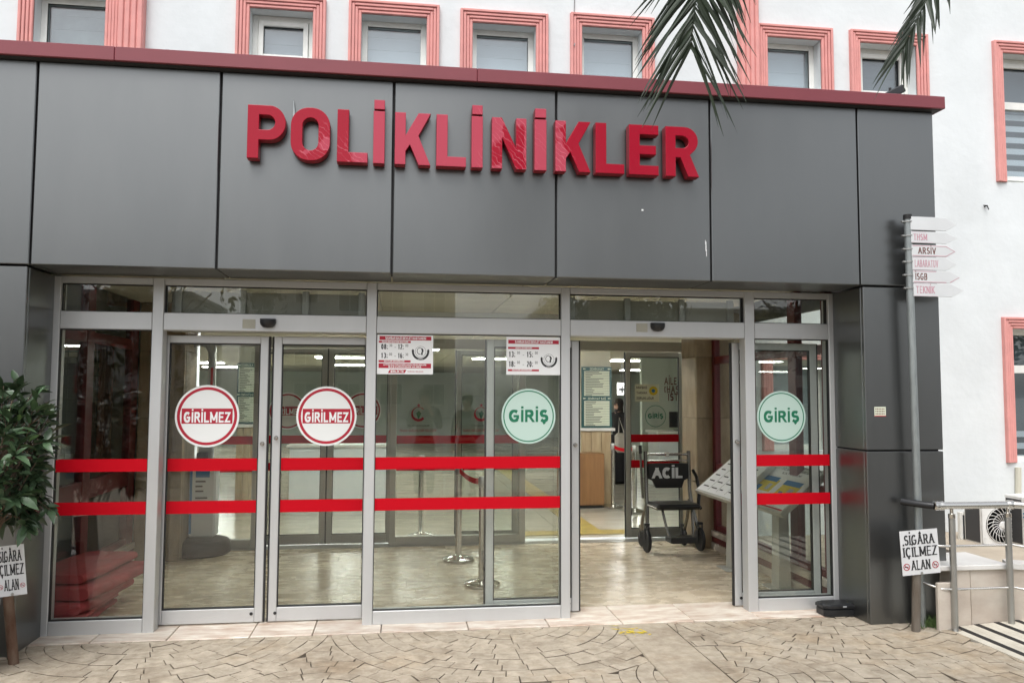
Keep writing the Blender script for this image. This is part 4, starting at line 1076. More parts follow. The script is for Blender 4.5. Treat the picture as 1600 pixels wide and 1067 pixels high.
directory(908, 955, 12.2, 'tall green framed directory board with white strips above the brown cupboard', 'wood clad pier below the directory board in the open doorway')
directory(372, 402, 12.2, 'tall green framed directory board with white strips behind the left doors', 'wood clad pier behind the left closed door leaf', 662, 567)
cb = thing('brown_cupboard', 'plain brown wooden box cupboard standing against the wood clad pier', 'cupboard', tuple(atz(923, 793)))
a, b_ = at(899, 709, 11.75), at(945, 793, 11.75)
box('carcass', (a.x-.2, 11.77, .04), (b_.x, 12.14, a.z), 'wood', cb, .004); box('door_panel', (a.x-.19, 11.755, .05), (b_.x-.006, 11.769, a.z-.008), 'wood', cb, .003); box('plinth', (a.x-.18, 11.80, 0), (b_.x-.02, 12.1, .039), 'black_plastic', cb)
def desk(x0, x1, Y, label, h=.78):
    t = thing('reception_desk', label, 'desk', ((x0+x1)/2, Y+.4, 0), group='white reception desks')
    box('front_panel', (x0, Y, 0), (x1, Y+.03, h-.03), 'kiosk_white', t, .004); box('desk_top', (x0-.04, Y-.05, h-.029), (x1+.04, Y+.7, h+.01), 'coping', t, .005)
    for x in (x0, x1-.03): box('side_panel', (x, Y+.032, 0), (x+.03, Y+.66, h-.03), 'kiosk_white', t, .004)
    return t
a = at(1030, 700, 14.2); desk(a.x, a.x+1.6, 14.2, 'white reception desk under the brown lettering', 1.0)
a = at(452, 730, 12.4); desk(a.x, a.x+1.5, 12.4, 'white reception desk behind the closed doors', .9)
mo = thing('monitor', 'black computer monitor on the reception desk under the lettering', 'monitor', tuple(at(1064, 668, 14.5)))
c = at(1064, 660, 14.5); box('screen', (c.x-.22, 14.5, c.z-.09), (c.x+.22, 14.54, c.z+.2), 'black_plastic', mo); box('stand', (c.x-.03, 14.52, 1.012), (c.x+.03, 14.56, c.z-.09), 'black_plastic', mo); box('foot', (c.x-.1, 14.45, 1.011), (c.x+.1, 14.62, 1.02), 'black_plastic', mo)
ws = thing('direction_sign', 'small black and white arrow sign hanging beside the far corridor', 'sign', tuple(at(972, 608, 18)))
c = at(972, 608, 18); box('plate', (c.x-.12, 18, c.z-.14), (c.x+.12, 18.02, c.z+.14), 'white_print', ws)
MB().box((c.x-.02, 17.996, c.z-.08), (c.x+.02, 17.999, c.z+.08)).box((c.x-.08, 17.993, c.z-.02), (c.x+.08, 17.9955, c.z+.02)).build('arrow', 'ink_black', ws)
MB().tube([(c.x, 18.01, c.z+.14), (c.x, 18.01, HZ-.001)], .006, 6).build('rod', 'rubber', ws)
tl = sroot('tactile_strip')
MB().box((1.3, 9.6, -.003), (3.2, 9.9, .002)).box((2.2, 9.9, -.003), (2.5, 20, .002)).build('yellow_strip', 'tactile', tl)

# ================================================================== THINGS IN THE VESTIBULE
def stanchion(px, py, label, belt_to=None):
    p = atz(px, py)
    t = thing('queue_post', label, 'queue post', (p.x, p.y, 0), group='steel queue barrier posts')
    smooth_sharp(MB().lathe([(.0, 0), (.152, 0), (.158, .006), (.158, .020), (.150, .026), (.09, .040), (.045, .052), (.036, .06), (0, .06)], (p.x, p.y, .001), 40).build('base', 'steel', t), 35)
    smooth_sharp(MB().lathe([(.032, .055), (.032, .86), (0, .86)], (p.x, p.y, 0), 24).build('post', 'steel', t), 40)
    smooth_sharp(MB().lathe([(.036, .855), (.038, .87), (.038, .935), (.033, .948), (0, .95)], (p.x, p.y, 0), 24).build('belt_head', 'steel_dull', t), 40)
    if belt_to:
        q = atz(*belt_to); d = (q-p).normalized(); pts = []
        mb = MB(); n = 14; v = []
        for k in range(n+1):
            s_ = k/n; c = p+(q-p)*s_; z = .905-.07*4*s_*(1-s_)*.5
            v += [(c.x, c.y, z-.025), (c.x, c.y, z+.025)]
        mb.add(v, [(2*k, 2*k+2, 2*k+3, 2*k+1) for k in range(n)]); o = mb.build('belt', 'stripe_red', t)
        so = o.modifiers.new('s', 'SOLIDIFY'); so.thickness = .003
    return t
stanchion(716, 875, 'steel queue post farther back with a red belt, behind the centre pane', (753, 914))
stanchion(753, 914, 'steel queue post nearer the centre pane with a round base')
stanchion(958, 793, 'far queue post beside the brown cupboard in the hall', (992, 800))
stanchion(992, 800, 'far queue post half hidden behind the notice door')
stanchion(657, 838, 'dim queue post seen behind the left emblem')
# tall white kiosk with a curved arm
kp = atz(312, 866)
kx, ky = kp.x, kp.y+.05
kiosk = thing('floor_kiosk', 'tall white and blue floor kiosk with curved grey arm on a round black base', 'kiosk', (kx, ky, 0))
smooth_sharp(MB().lathe([(0, 0), (.27, 0), (.295, .02), (.295, .10), (.27, .15), (.15, .18), (0, .18)], (kx, ky, 0), 40).build('base', 'black_plastic', kiosk), 30)
body = box('body', (kx-.115, ky-.10, .18), (kx+.15, ky+.11, .98), 'kiosk_white', kiosk, .02)
box('blue_label', (kx-.05, ky-.1035, .80), (kx+.09, ky-.1005, .90), 'ink_blue', body, .001)
lm = MB()
for k, (z, w) in enumerate(((.75, .10), (.70, .07), (.65, .08), (.58, .12), (.52, .15))): lm.box((kx-.05, ky-.1025, z), (kx-.05+w, ky-.1005, z+.016))
lm.build('printed_lines', 'ink_black', body)
lb = MB(); lb.box((kx-.107, ky-.1025, .22), (kx-.082, ky-.1005, .92)); lb.build('blue_edge_print', 'ink_blue', body)
box('column', (kx-.05, ky-.02, .981), (kx+.09, ky+.08, 1.60), 'machine_grey', kiosk, .015)
box('printer_slot', (kx-.06, ky-.06, .982), (kx+.05, ky-.021, 1.05), 'black_plastic', kiosk, .006)
MB().tube([(kx+.05, ky+.03, 1.58), (kx+.06, ky+.03, 1.95), (kx+.045, ky+.03, 2.10), (kx, ky+.02, 2.18), (kx-.08, ky, 2.20), (kx-.16, ky-.01, 2.16)], [.035, .032, .03, .028, .025, .018], 12).build('curved_arm', 'machine_grey', kiosk, smooth=True)
sr_ = MB(); c = at(330, 592, ky-.03); sr_.box((c.x-.012, ky-.012, c.z-.16), (c.x+.012, ky-.004, c.z+.12)); sr_.build('red_strip', 'stripe_red', kiosk)
MB().tube([(kx-.30, ky+.2, .95), (kx-.24, ky+.16, .93), (kx-.2, ky+.12, .70), (kx-.16, ky+.0, .35), (kx-.13, ky-.02, .19)], .008, 6).build('power_cable', 'rubber', kiosk)

# stacked folded mats
def folded_mat(x0, x1, y0, y1, z0, h, ang, label, layers=2):
    c = Vector(((x0+x1)/2, (y0+y1)/2, z0))
    t = thing('folded_mat', label, 'mat', c, rotz=radians(ang), group='folded red mats stacked in the vestibule corner')
    L, W = (y1-y0)/2, (x1-x0)/2; lh = h/layers
    for k in range(layers):
        # cross-section in the x-z plane with a rounded fold on the right, slightly sagging
        n = 8; prof = []
        zc = (k+.5)*lh; r = lh*.46
        for q in range(n+1):
            a_ = radians(-90+180*q/n); prof.append((W-r+r*cos(a_), zc+r*sin(a_)))
        prof += [(-W+.01, zc+r), (-W, zc), (-W+.01, zc-r)]
        mb = MB(); m = 12; nr_ = len(prof); rr_ = random.Random(k+int(ang*10))
        v = []
        for i in range(m+1):
            s_ = i/m; yv = -L+2*L*s_; e = min(s_, 1-s_); taper = 1-.10*max(0, 1-e*12)
            wob = .012*sin(s_*7+k)+rr_.uniform(-.004, .004); dz = .010*sin(s_*5+k*2)
            v += [(px*1.0+wob+(0 if px < 0 else .02*sin(s_*4+k)), yv, zc+(pz-zc)*taper+dz*(k+1)*.3) for (px, pz) in prof]
        fs = [(i*nr_+q, i*nr_+(q+1) % nr_, (i+1)*nr_+(q+1) % nr_, (i+1)*nr_+q) for i in range(m) for q in range(nr_)]
        fs += [tuple(range(nr_)), tuple(m*nr_+q for q in reversed(range(nr_)))]
        mb.add(v, fs); o = mb.build('mat_layer', 'mat_red', t, local=True); smooth_sharp(o, 50)
    return t
folded_mat(-2.62, -2.21, 6.20, 6.95, .002, .085, -3, 'lowest folded red mat of the stack, on the floor', 2)
folded_mat(-2.62, -2.17, 6.24, 7.15, .089, .085, -6, 'second folded red mat from the floor, its fold pointing right', 1)
folded_mat(-2.62, -2.10, 6.30, 7.30, .176, .10, -9, 'thick third folded red mat lying below the top one', 1)
folded_mat(-2.63, -2.20, 6.38, 7.30, .279, .075, -7, 'topmost folded red mat of the stack', 1)

# information stands along the right glass
def info_stand(dy, label, plan=True):
    p = at(1218, 912, 6.95)
    t = thing('information_stand', label, 'information stand', (3.26, 6.75, 0), group='slanted information stands by the right glass')
    A, B = Vector((3.04, 0, .72)), Vector((3.42, 0, 1.03))
    ex = Vector((0, -1, 0)); ey = (B-A).normalized(); nn_ = ex.cross(ey); L = .86; W = (B-A).length
    if nn_.x > 0: nn_ = -nn_
    O = Vector((A.x, 7.18, A.z))
    Pt = lambda u, v, d=0: O + ex*(u*L) + ey*(v*W) + nn_*d
    def slab(u0, u1, v0, v1, d0, d1, nm, mt, par):
        vs = [Pt(u, v, d) for d in (d0, d1) for (u, v) in ((u0, v0), (u1, v0), (u1, v1), (u0, v1))]
        return MB().add(vs, [(0, 3, 2, 1), (4, 5, 6, 7), (0, 1, 5, 4), (1, 2, 6, 5), (2, 3, 7, 6), (3, 0, 4, 7)]).build(nm, mt, par)
    bd = slab(-.03, 1.03, -.05, 1.05, -.045, 0, 'board', 'inner_aluminium', t)
    sh = slab(0, 1, 0, 1, .0005, .003, 'printed_sheet', 'white_print', bd)
    if plan:
        slab(.0, 1, .0, .035, .0032, .0038, 'red_border', 'ink_red', sh)
        for (u0, u1, v0, v1, mt) in ((.06, .44, .32, .64, 'ink_yellow'), (.56, .92, .26, .60, 'ink_yellow'), (.05, .30, .55, .70, 'ink_blue'), (.55, .90, .56, .68, 'ink_blue'), (.10, .20, .30, .45, 'ink_blue'), (.62, .70, .22, .40, 'ink_blue'), (.30, .38, .36, .52, 'machine_grey'), (.76, .86, .34, .50, 'machine_grey')):
            pass
        k = 0
        for (u0, u1, v0, v1, mt) in ((.06, .44, .32, .64, 'ink_yellow'), (.56, .92, .26, .60, 'ink_yellow'), (.05, .40, .58, .70, 'ink_blue'), (.55, .90, .56, .68, 'ink_blue'), (.10, .20, .30, .45, 'ink_blue'), (.62, .70, .22, .40, 'ink_blue'), (.30, .38, .36, .52, 'machine_grey'), (.76, .86, .34, .50, 'machine_grey')):
            slab(u0, u1, v0, v1, .0032+k*.0006, .0036+k*.0006, 'plan_block', mt, sh); k += 1
        tm = MB(); text_into(tm, 'T.C. SAĞLIK BAKANLIĞI', Pt(.52, .90, .0042), ex, ey, .026, tv=.17, width=.5, en=nn_); text_into(tm, 'KAT PLANI', Pt(.52, .80, .0042), ex, ey, .024, tv=.17, width=.34, en=nn_)
        tm.build('lettering', 'ink_black', sh)
    else:
        tm = MB(); rb = random.Random(2)
        for i in range(5):
            for j in range(4): 
                u, v = .06+j*.24, .12+i*.17; w = rb.uniform(.08, .16)
                tm.add([Pt(u, v, .004), Pt(u+w, v, .004), Pt(u+w, v+.03, .004), Pt(u, v+.03, .004)], [(0, 1, 2, 3)])
        tm.build('printed_lines', 'ink_black', sh)
        for u in (.27, .51, .75): slab(u, u+.005, .05, .9, .0032, .0036, 'column_rule', 'ink_black', sh)
    c = Pt(.5, .52)
    bx = MB(); y0, y1 = c.y-.075, c.y+.075
    bx.add([(c.x-.05, y0, .0061), (c.x+.06, y0, .0061), (c.x+.06, y1, .0061), (c.x-.05, y1, .0061), (c.x-.035, y0+.015, c.z-.06), (c.x+.045, y0+.015, c.z-.01), (c.x+.045, y1-.015, c.z-.01), (c.x-.035, y1-.015, c.z-.06)], [(0, 3, 2, 1), (4, 5, 6, 7), (0, 1, 5, 4), (1, 2, 6, 5), (2, 3, 7, 6), (3, 0, 4, 7)])
    bx.build('post', 'inner_aluminium', t)
    box('base_plate', (c.x-.13, c.y-.14, .0005), (c.x+.13, c.y+.14, .006), 'inner_aluminium', t, .002)
    q = atz(*((1220, 917) if plan else (1147, 888))); t.location += Vector((q.x-c.x, q.y-c.y, 0))
    return t
info_stand(0, 'slanted information stand with yellow and blue floor plans, nearest the right pane', True)
info_stand(1.02, 'slanted information stand with a plain printed table, behind the floor plan stand', False)
# dustpan and broom on the floor by the stands
dp = atz(1183, 868)
t = thing('dustpan', 'red long handled dustpan standing by the information stands', 'dustpan', (dp.x, dp.y, 0))
MB().add([(dp.x-.12, dp.y-.12, .002), (dp.x+.12, dp.y-.12, .002), (dp.x+.11, dp.y+.10, .002), (dp.x-.11, dp.y+.10, .002), (dp.x-.12, dp.y-.12, .012), (dp.x+.12, dp.y-.12, .012), (dp.x+.11, dp.y+.10, .10), (dp.x-.11, dp.y+.10, .10)], [(0, 3, 2, 1), (0, 1, 5, 4), (1, 2, 6, 5), (2, 3, 7, 6), (3, 0, 4, 7), (4, 5, 6, 7)]).build('pan', 'stripe_red', t)
MB().tube([(dp.x, dp.y+.09, .09), (dp.x-.03, dp.y+.12, .95)], .011, 8).build('handle', 'steel_dull', t)
bp = atz(1150, 852)
t = thing('floor_mop', 'white flat mop with steel handle leaning by the right pillar', 'mop', (bp.x, bp.y, 0))
MB().tube([(bp.x-.14, bp.y+.10, .035), (bp.x, bp.y, .035), (bp.x+.16, bp.y-.16, .035)], .034, 8).build('mop_head', 'pot_white', t)
MB().tube([(bp.x, bp.y, .06), (bp.x+.25, bp.y+.12, 1.15)], .012, 8).build('handle', 'steel_dull', t)
# transport chair with black upholstery
ch = thing('transport_chair', 'black four wheeled transport chair with ACİL lettering in front of the notice door', 'wheelchair', (2.945, 8.50, 0), rotz=radians(1)); ch.scale = (1.1, 1.05, 1.06)
def cb_(mb, nm, mt, par=ch, sm=None):
    o = mb.build(nm, mt, par, local=True)
    if sm: smooth_sharp(o, sm)
    return o
for s in (-1, 1):
    fr = MB()
    fr.tube([(s*.225, .12, 1.00), (s*.225, .10, .60), (s*.232, .05, .42), (s*.255, -.02, .26), (s*.268, -.04, .19)], .019, 10)
    fr.tube([(s*.215, .08, .50), (s*.235, .20, .30), (s*.225, .26, .16)], .017, 10)
    fr.tube([(s*.225, .08, .46), (s*.215, -.22, .455)], .016, 10)
    cb_(fr, 'side_frame', 'chrome_dark', sm=60)
    for (wy, wx, r, w) in ((-.05, .272, .118, .034), (.27, .222, .085, .03)):
        wt_ = MB(); prof = [(r-.03, -w/2), (r-.008, -w/2), (r, -w/4), (r, w/4), (r-.008, w/2), (r-.03, w/2)]
        wt_.lathe(prof+[prof[0]], (s*wx, wy, r+.001), 28, axis='x'); tyre = cb_(wt_, 'wheel', 'rubber', sm=40)
        hb = MB(); hb.lathe([(0, -w*.4), (r-.03, -w*.3), (r-.03, w*.3), (0, w*.4)], (s*wx, wy, r+.001), 20, axis='x'); cb_(hb, 'rim', 'machine_grey', tyre, 40)
        fk = MB(); fk.box((s*wx-w*.75, wy-.014, r), (s*wx-w*.58, wy+.014, r*2+.03)).box((s*wx+w*.58, wy-.014, r), (s*wx+w*.75, wy+.014, r*2+.03)).box((s*wx-w*.75, wy-.02, r*2+.03), (s*wx+w*.75, wy+.02, r*2+.055)); cb_(fk, 'fork', 'black_plastic')
    if s > 0:
        ar = MB(); ar.tube([(.262, .10, .80), (.268, .02, .74), (.268, -.06, .60), (.255, -.06, .47)], .017, 10); cb_(ar, 'armrest', 'leatherette', sm=60)
    else:
        ar = MB(); ar.tube([(-.262, .10, .52), (-.268, .12, .76), (-.274, .13, .98)], .012, 10); cb_(ar, 'lever', 'chrome_dark', sm=60)
        gp = MB(); gp.tube([(-.274, .13, .975), (-.276, .13, 1.06)], .017, 10); cb_(gp, 'grip', 'rubber', sm=50)
bars = MB(); bars.tube([(-.225, .12, .965), (.225, .12, .965)], .014, 10).tube([(-.225, .115, .90), (.225, .115, .90)], .009, 8)
bars.bbox((-.02, .10, .945), (.02, .14, .985), .005); cb_(bars, 'push_bar', 'steel', sm=50)
bkp = MB(); n = 12; v = []; 
outl = [(-.205, .875), (.205, .875), (.21, .72), (.165, .70), (.14, .625), (-.13, .625), (-.165, .70), (-.21, .72)]
bkp.prism(outl, 0, .03, o=(0, .085, 0), en=(0, 1, 0), bev=.008); bo = cb_(bkp, 'backrest', 'leatherette')
for c_, xo, wd in (('A', -.118, .102), ('C', -.018, .086), ('İ', .050, None), ('L', .110, .074)):
    tm = MB(); text_into(tm, c_, (xo, .083, .735), XF, ZF, .085, tv=.34, th=.28, width=wd, en=EN); cb_(tm, 'letter', 'sign_grey', bo)
se = MB(); se.bbox((-.225, -.24, .44), (.225, .10, .495), .022); cb_(se, 'seat', 'leatherette', sm=30)
ft = MB(); ft.tube([(-.15, -.16, .44), (-.13, -.24, .25), (-.11, -.28, .15), (.11, -.28, .15), (.13, -.24, .25), (.15, -.16, .44)], .013, 10); cb_(ft, 'foot_tube', 'chrome_dark', sm=60)
fp = MB(); fp.bbox((-.13, -.36, .135), (.13, -.18, .19), .008); cb_(fp, 'footplate', 'black_plastic')
for o in ch.children:
    if o.name.startswith('backrest'): o.location.y = 0

# ================================================================== PEOPLE
def skin_mesh(name, joints, edges, material, parent, root=0, sub=1):
    me = bpy.data.meshes.new(name); me.from_pydata([j[0] for j in joints], edges, [])
    me.materials.append(M[material]); o = bpy.data.objects.new(name, me); COL.objects.link(o); o.parent = parent
    me.skin_vertices if hasattr(me, 'skin_vertices') and len(me.skin_vertices) else None
    md = o.modifiers.new('skin', 'SKIN')
    if not me.skin_vertices: 
        bm_ = None
    for i, j in enumerate(joints):
        r = j[1]; me.skin_vertices[0].data[i].radius = r if isinstance(r, tuple) else (r, r)
        me.skin_vertices[0].data[i].use_root = (i == root)
    md.use_smooth_shade = True
    s_ = o.modifiers.new('sub', 'SUBSURF'); s_.levels = sub; s_.render_levels = sub
    return o
def person(label, loc, rotz, h=1.68, arms='phone', top='cloth_black', legs='cloth_blue', skirt=False, bag=False, hairc='hair', longhair=False):
    t = thing('person', label, 'person', loc, rotz); k = h/1.70
    V = lambda x, y, z: Vector((x*k, y*k, z*k))
    # faces -y locally
    if arms == 'phone':
        L = [V(.19, 0, 1.40), V(.24, -.06, 1.14), V(.10, -.30, 1.36), V(.055, -.36, 1.46)]
        R = [V(-.19, 0, 1.40), V(-.24, -.06, 1.14), V(-.10, -.30, 1.36), V(-.055, -.36, 1.46)]
    else:
        L = [V(.19, 0, 1.40), V(.245, .02, 1.12), V(.23, -.10, .88), V(.225, -.13, .80)]
        R = [V(-.19, 0, 1.40), V(-.245, .02, 1.12), V(-.16, -.20, .98), V(-.10, -.26, .99)]
    J = [(V(0, 0, .93), (.15*k, .11*k)), (V(0, .01, 1.12), (.125*k, .095*k)), (V(0, .01, 1.30), (.16*k, .105*k)), (V(0, .01, 1.42), (.10*k, .075*k)), (V(0, 0, 1.50), .052*k),
         (V(0, -.01, 1.57), (.066*k, .078*k)), (V(0, -.012, 1.645), .078*k), (V(0, 0, 1.70), .04*k), (V(0, -.095, 1.585), .014*k)]
    E_ = [(0, 1), (1, 2), (2, 3), (3, 4), (4, 5), (5, 6), (6, 7), (5, 8)]
    def chain(start, pts, rs):
        p = start
        for q, r in zip(pts, rs): J.append((q, r)); E_.append((p, len(J)-1)); p = len(J)-1
        return p
    ends = [chain(3, A, (.056*k, .042*k, .030*k, .030*k)) for A in (L, R)]
    for e, A, sg in zip(ends, (L, R), (1, -1)):
        d = (A[3]-A[2]).normalized(); sd = Vector((1, 0, 0)) if abs(d.x) < .8 else Vector((0, 0, 1))
        b_ = len(J)
        for q in range(4): chain(e, [A[3]+d*.045*k+sd*(q-1.5)*.019*k, A[3]+d*(.085-.008*abs(q-1.4))*k+sd*(q-1.5)*.021*k+Vector((-sg*.012*k, 0, .008*k))], (.009*k, .007*k))
        chain(e, [A[3]+d*.025*k-sd*sg*.040*k], (.009*k,))
    for sg in (1, -1):
        chain(0, [V(sg*.09, 0, .86), V(sg*.10, -.01, .48), V(sg*.10, .02, .09), V(sg*.11, -.12, .035)], (.085*k, .056*k, .038*k, .032*k))
    skin_mesh('body', J, E_, 'skin', t)
    tj = [(j[0], (j[1][0]+.014, j[1][1]+.016) if isinstance(j[1], tuple) else j[1]+.016) for j in J[:4]]
    te = [(0, 1), (1, 2), (2, 3)]
    for A in (L, R):
        p = 3
        for q, r in zip(A[:3], (.07, .056, .042)): tj.append((q, r*k)); te.append((p, len(tj)-1)); p = len(tj)-1
    skin_mesh('jacket', tj, te, top, t)
    if skirt:
        smooth_sharp(MB().lathe([(.15*k, 1.0*k), (.19*k, .86*k), (.23*k, .4*k), (.27*k, .06*k), (.25*k, .06*k)], (0, 0, 0), 24).build('skirt', legs, t, local=True), 60)
    else:
        lj = [(V(0, 0, .98), (.165*k, .125*k)), (V(0, 0, .92), (.165*k, .125*k))]; le = [(0, 1)]
        for sg in (1, -1):
            p = 1
            for q, r in ((V(sg*.09, 0, .82), .10), (V(sg*.10, -.01, .48), .074), (V(sg*.10, .02, .10), .060)): lj.append((q, r*k)); le.append((p, len(lj)-1)); p = len(lj)-1
        skin_mesh('trousers', lj, le, legs, t)
    for sg in (1, -1):
        MB().bbox((sg*.11*k-.045, -.20*k, .001), (sg*.11*k+.045, .09*k, .075), .03).build('shoe', 'rubber', t, local=True)
        MB().lathe([(0, -.008), (.011, -.003), (.011, .003), (0, .006)], (sg*.030*k, -.082*k, 1.625*k), 10, axis='y').build('eye', 'ink_black', t, local=True)
    hm = MB(); hp = [(.0, 1.748), (.05, 1.742), (.085, 1.715), (.098, 1.67), (.096, 1.62), (.085, 1.57)] + ([(.09, 1.45), (.10, 1.34), (.06, 1.30)] if longhair else [(.07, 1.555)])
    hm.lathe([(r*k, z*k) for r, z in reversed(hp)], (0, .022*k, 0), 20); smooth_sharp(hm.build('hair', hairc, t, local=True), 70)
    return t
wp = person('woman in long black clothes with a pale shoulder bag beyond the open inner doors', (at(966, 700, 15).x, 15.0, 0), radians(-70), h=1.56, arms='down', top='cloth_black', legs='cloth_black', skirt=True, longhair=True)
bgp = at(970, 688, 14.72)
hb = thing('shoulder_bag', 'pale grey cloth bag carried by the woman in black', 'bag', tuple(bgp))
MB().bbox((bgp.x-.12, 14.62, bgp.z-.22), (bgp.x+.16, 14.76, bgp.z+.14), .05).build('pouch', 'bag', hb); MB().tube([(bgp.x-.05, 14.69, bgp.z+.13), (bgp.x-.02, 14.75, bgp.z+.42), (bgp.x+.06, 14.69, bgp.z+.13)], .012, 8).build('strap', 'bag', hb)
person('person in dark jacket and grey trousers reflected in the centre pane holding up a phone', (.42, -.75, -.012), pi, h=1.72, arms='phone', top='cloth_black', legs='cloth_grey')
ph = thing('phone', 'dark phone held up by the reflected person in the dark jacket', 'phone', (.42, -.37, 1.50))
MB().bbox((.345, -.372, 1.47), (.495, -.362, 1.545), .004).build('case', 'black_plastic', ph)
person('person in blue jacket standing with lowered arms reflected beside the taller one', (1.15, -1.4, -.012), pi+.3, h=1.64, arms='down', top='cloth_blue', legs='cloth_black')

# ================================================================== RIGHT SIDE: signpost, rail, low wall, ramp, air conditioners
pb = atz(1441, 978); ptop = at(1418, 342, pb.y-.02)
sp = thing('signpost', 'tall grey pole with six white arrow shaped direction signs beside the portico column', 'signpost', (pb.x, pb.y, 0))
dirp = (ptop-Vector((pb.x, pb.y, 0)))
Pz = lambda z: Vector((pb.x, pb.y, 0)) + dirp*(z/ptop.z)
smooth_sharp(MB().tube([Pz(-.02), Pz(ptop.z)], .027, 18).build('pole', 'galv', sp), 50)
smooth_sharp(MB().tube([Pz(ptop.z-.005), Pz(ptop.z+.03)], .031, 18).build('pole_cap', 'rubber', sp), 50)
ARW = [(339, 360, 1422, 1478, 1495, None, 0), (362, 380, 1423, 1478, 1496, 'THSM', 1), (383, 401, 1424, 1478, 1494, 'ARSİV', 3), (402, 422, 1425, 1478, 1494, 'LABARATUV', 1), (423, 442, 1426, 1484, 1501, 'İSGB', 2), (443, 463, 1427, 1487, 1506, 'TEKNİK', 1)]
for (y0, y1, xa, xb, xc, s_, ink) in ARW:
    yy = pb.y-.045
    a = at(xa, y0-.5, yy); b_ = at(xb, y1+1.2, yy); c = at(xc, (y0+y1)/2, yy)
    z0, z1 = b_.z, a.z; H_ = z1-z0
    poly = [(a.x, z0), (b_.x, z0), (c.x, (z0+z1)/2), (b_.x, z1), (a.x, z1)]
    pl = MB().prism(poly, -.004, .004, o=(0, yy, 0), en=(0, -1, 0), bev=.002).build('arrow_plate', 'sign_grey', sp)
    m_ = (z0+z1)/2
    if ink:
        bd = MB(); yb = yy-.0046; g_ = .004
        x_end = b_.x if ink == 3 else a.x+(b_.x-a.x)*(.9 if ink == 2 else .62)
        bd.box((a.x+.004, yb, z0+g_), (x_end, yb+.0004, z0+g_+.005)).box((a.x+.004, yb, z1-g_-.005), (a.x+(x_end-a.x)*(1 if ink == 3 else .7), yb+.0004, z1-g_))
        if ink >= 2: bd.add([(b_.x, yb, z0+g_), (c.x-.012, yb, m_), (c.x-.02, yb, m_), (b_.x, yb, z0+g_+.006)], [(0, 1, 2, 3)])
        if ink == 3: bd.add([(b_.x, yb, z1-g_), (c.x-.012, yb, m_), (c.x-.02, yb, m_), (b_.x, yb, z1-g_-.006)], [(0, 1, 2, 3)])
        bd.build('red_line', 'ink_fade' if ink > 1 else 'ink_fade_light', pl)
        wd = {'THSM': .11, 'ARSİV': .145, 'LABARATUV': .19, 'İSGB': .095, 'TEKNİK': .15}[s_]
        x_ = a.x+(.05 if ink == 3 else .018)
        text('lettering', s_, {1: 'ink_fade', 2: 'ink_brown', 3: 'ink_brown'}[ink], pl, (x_, yy-.0048, z0+H_*.27), XF, ZF, H_*.48, tv=.27, th=.12, serif=.18, gap=.2, width=wd, align='l', en=EN)
        if ink < 3:
            pass
    cz = z1-H_*.35; q = Pz(cz)
    cl = MB(); cl.lathe([(.029, -.005), (.033, -.005), (.033, .005), (.029, .005)], (q.x, q.y, cz), 16); cl.bbox((q.x-.052, q.y-.012, cz-.006), (q.x-.030, q.y+.012, cz+.006), .002); cl.bbox((q.x+.01, yy+.003, cz-.006), (q.x+.04, q.y-.01, cz+.006), .002)
    cl.build('clamp', 'steel_dull', sp)

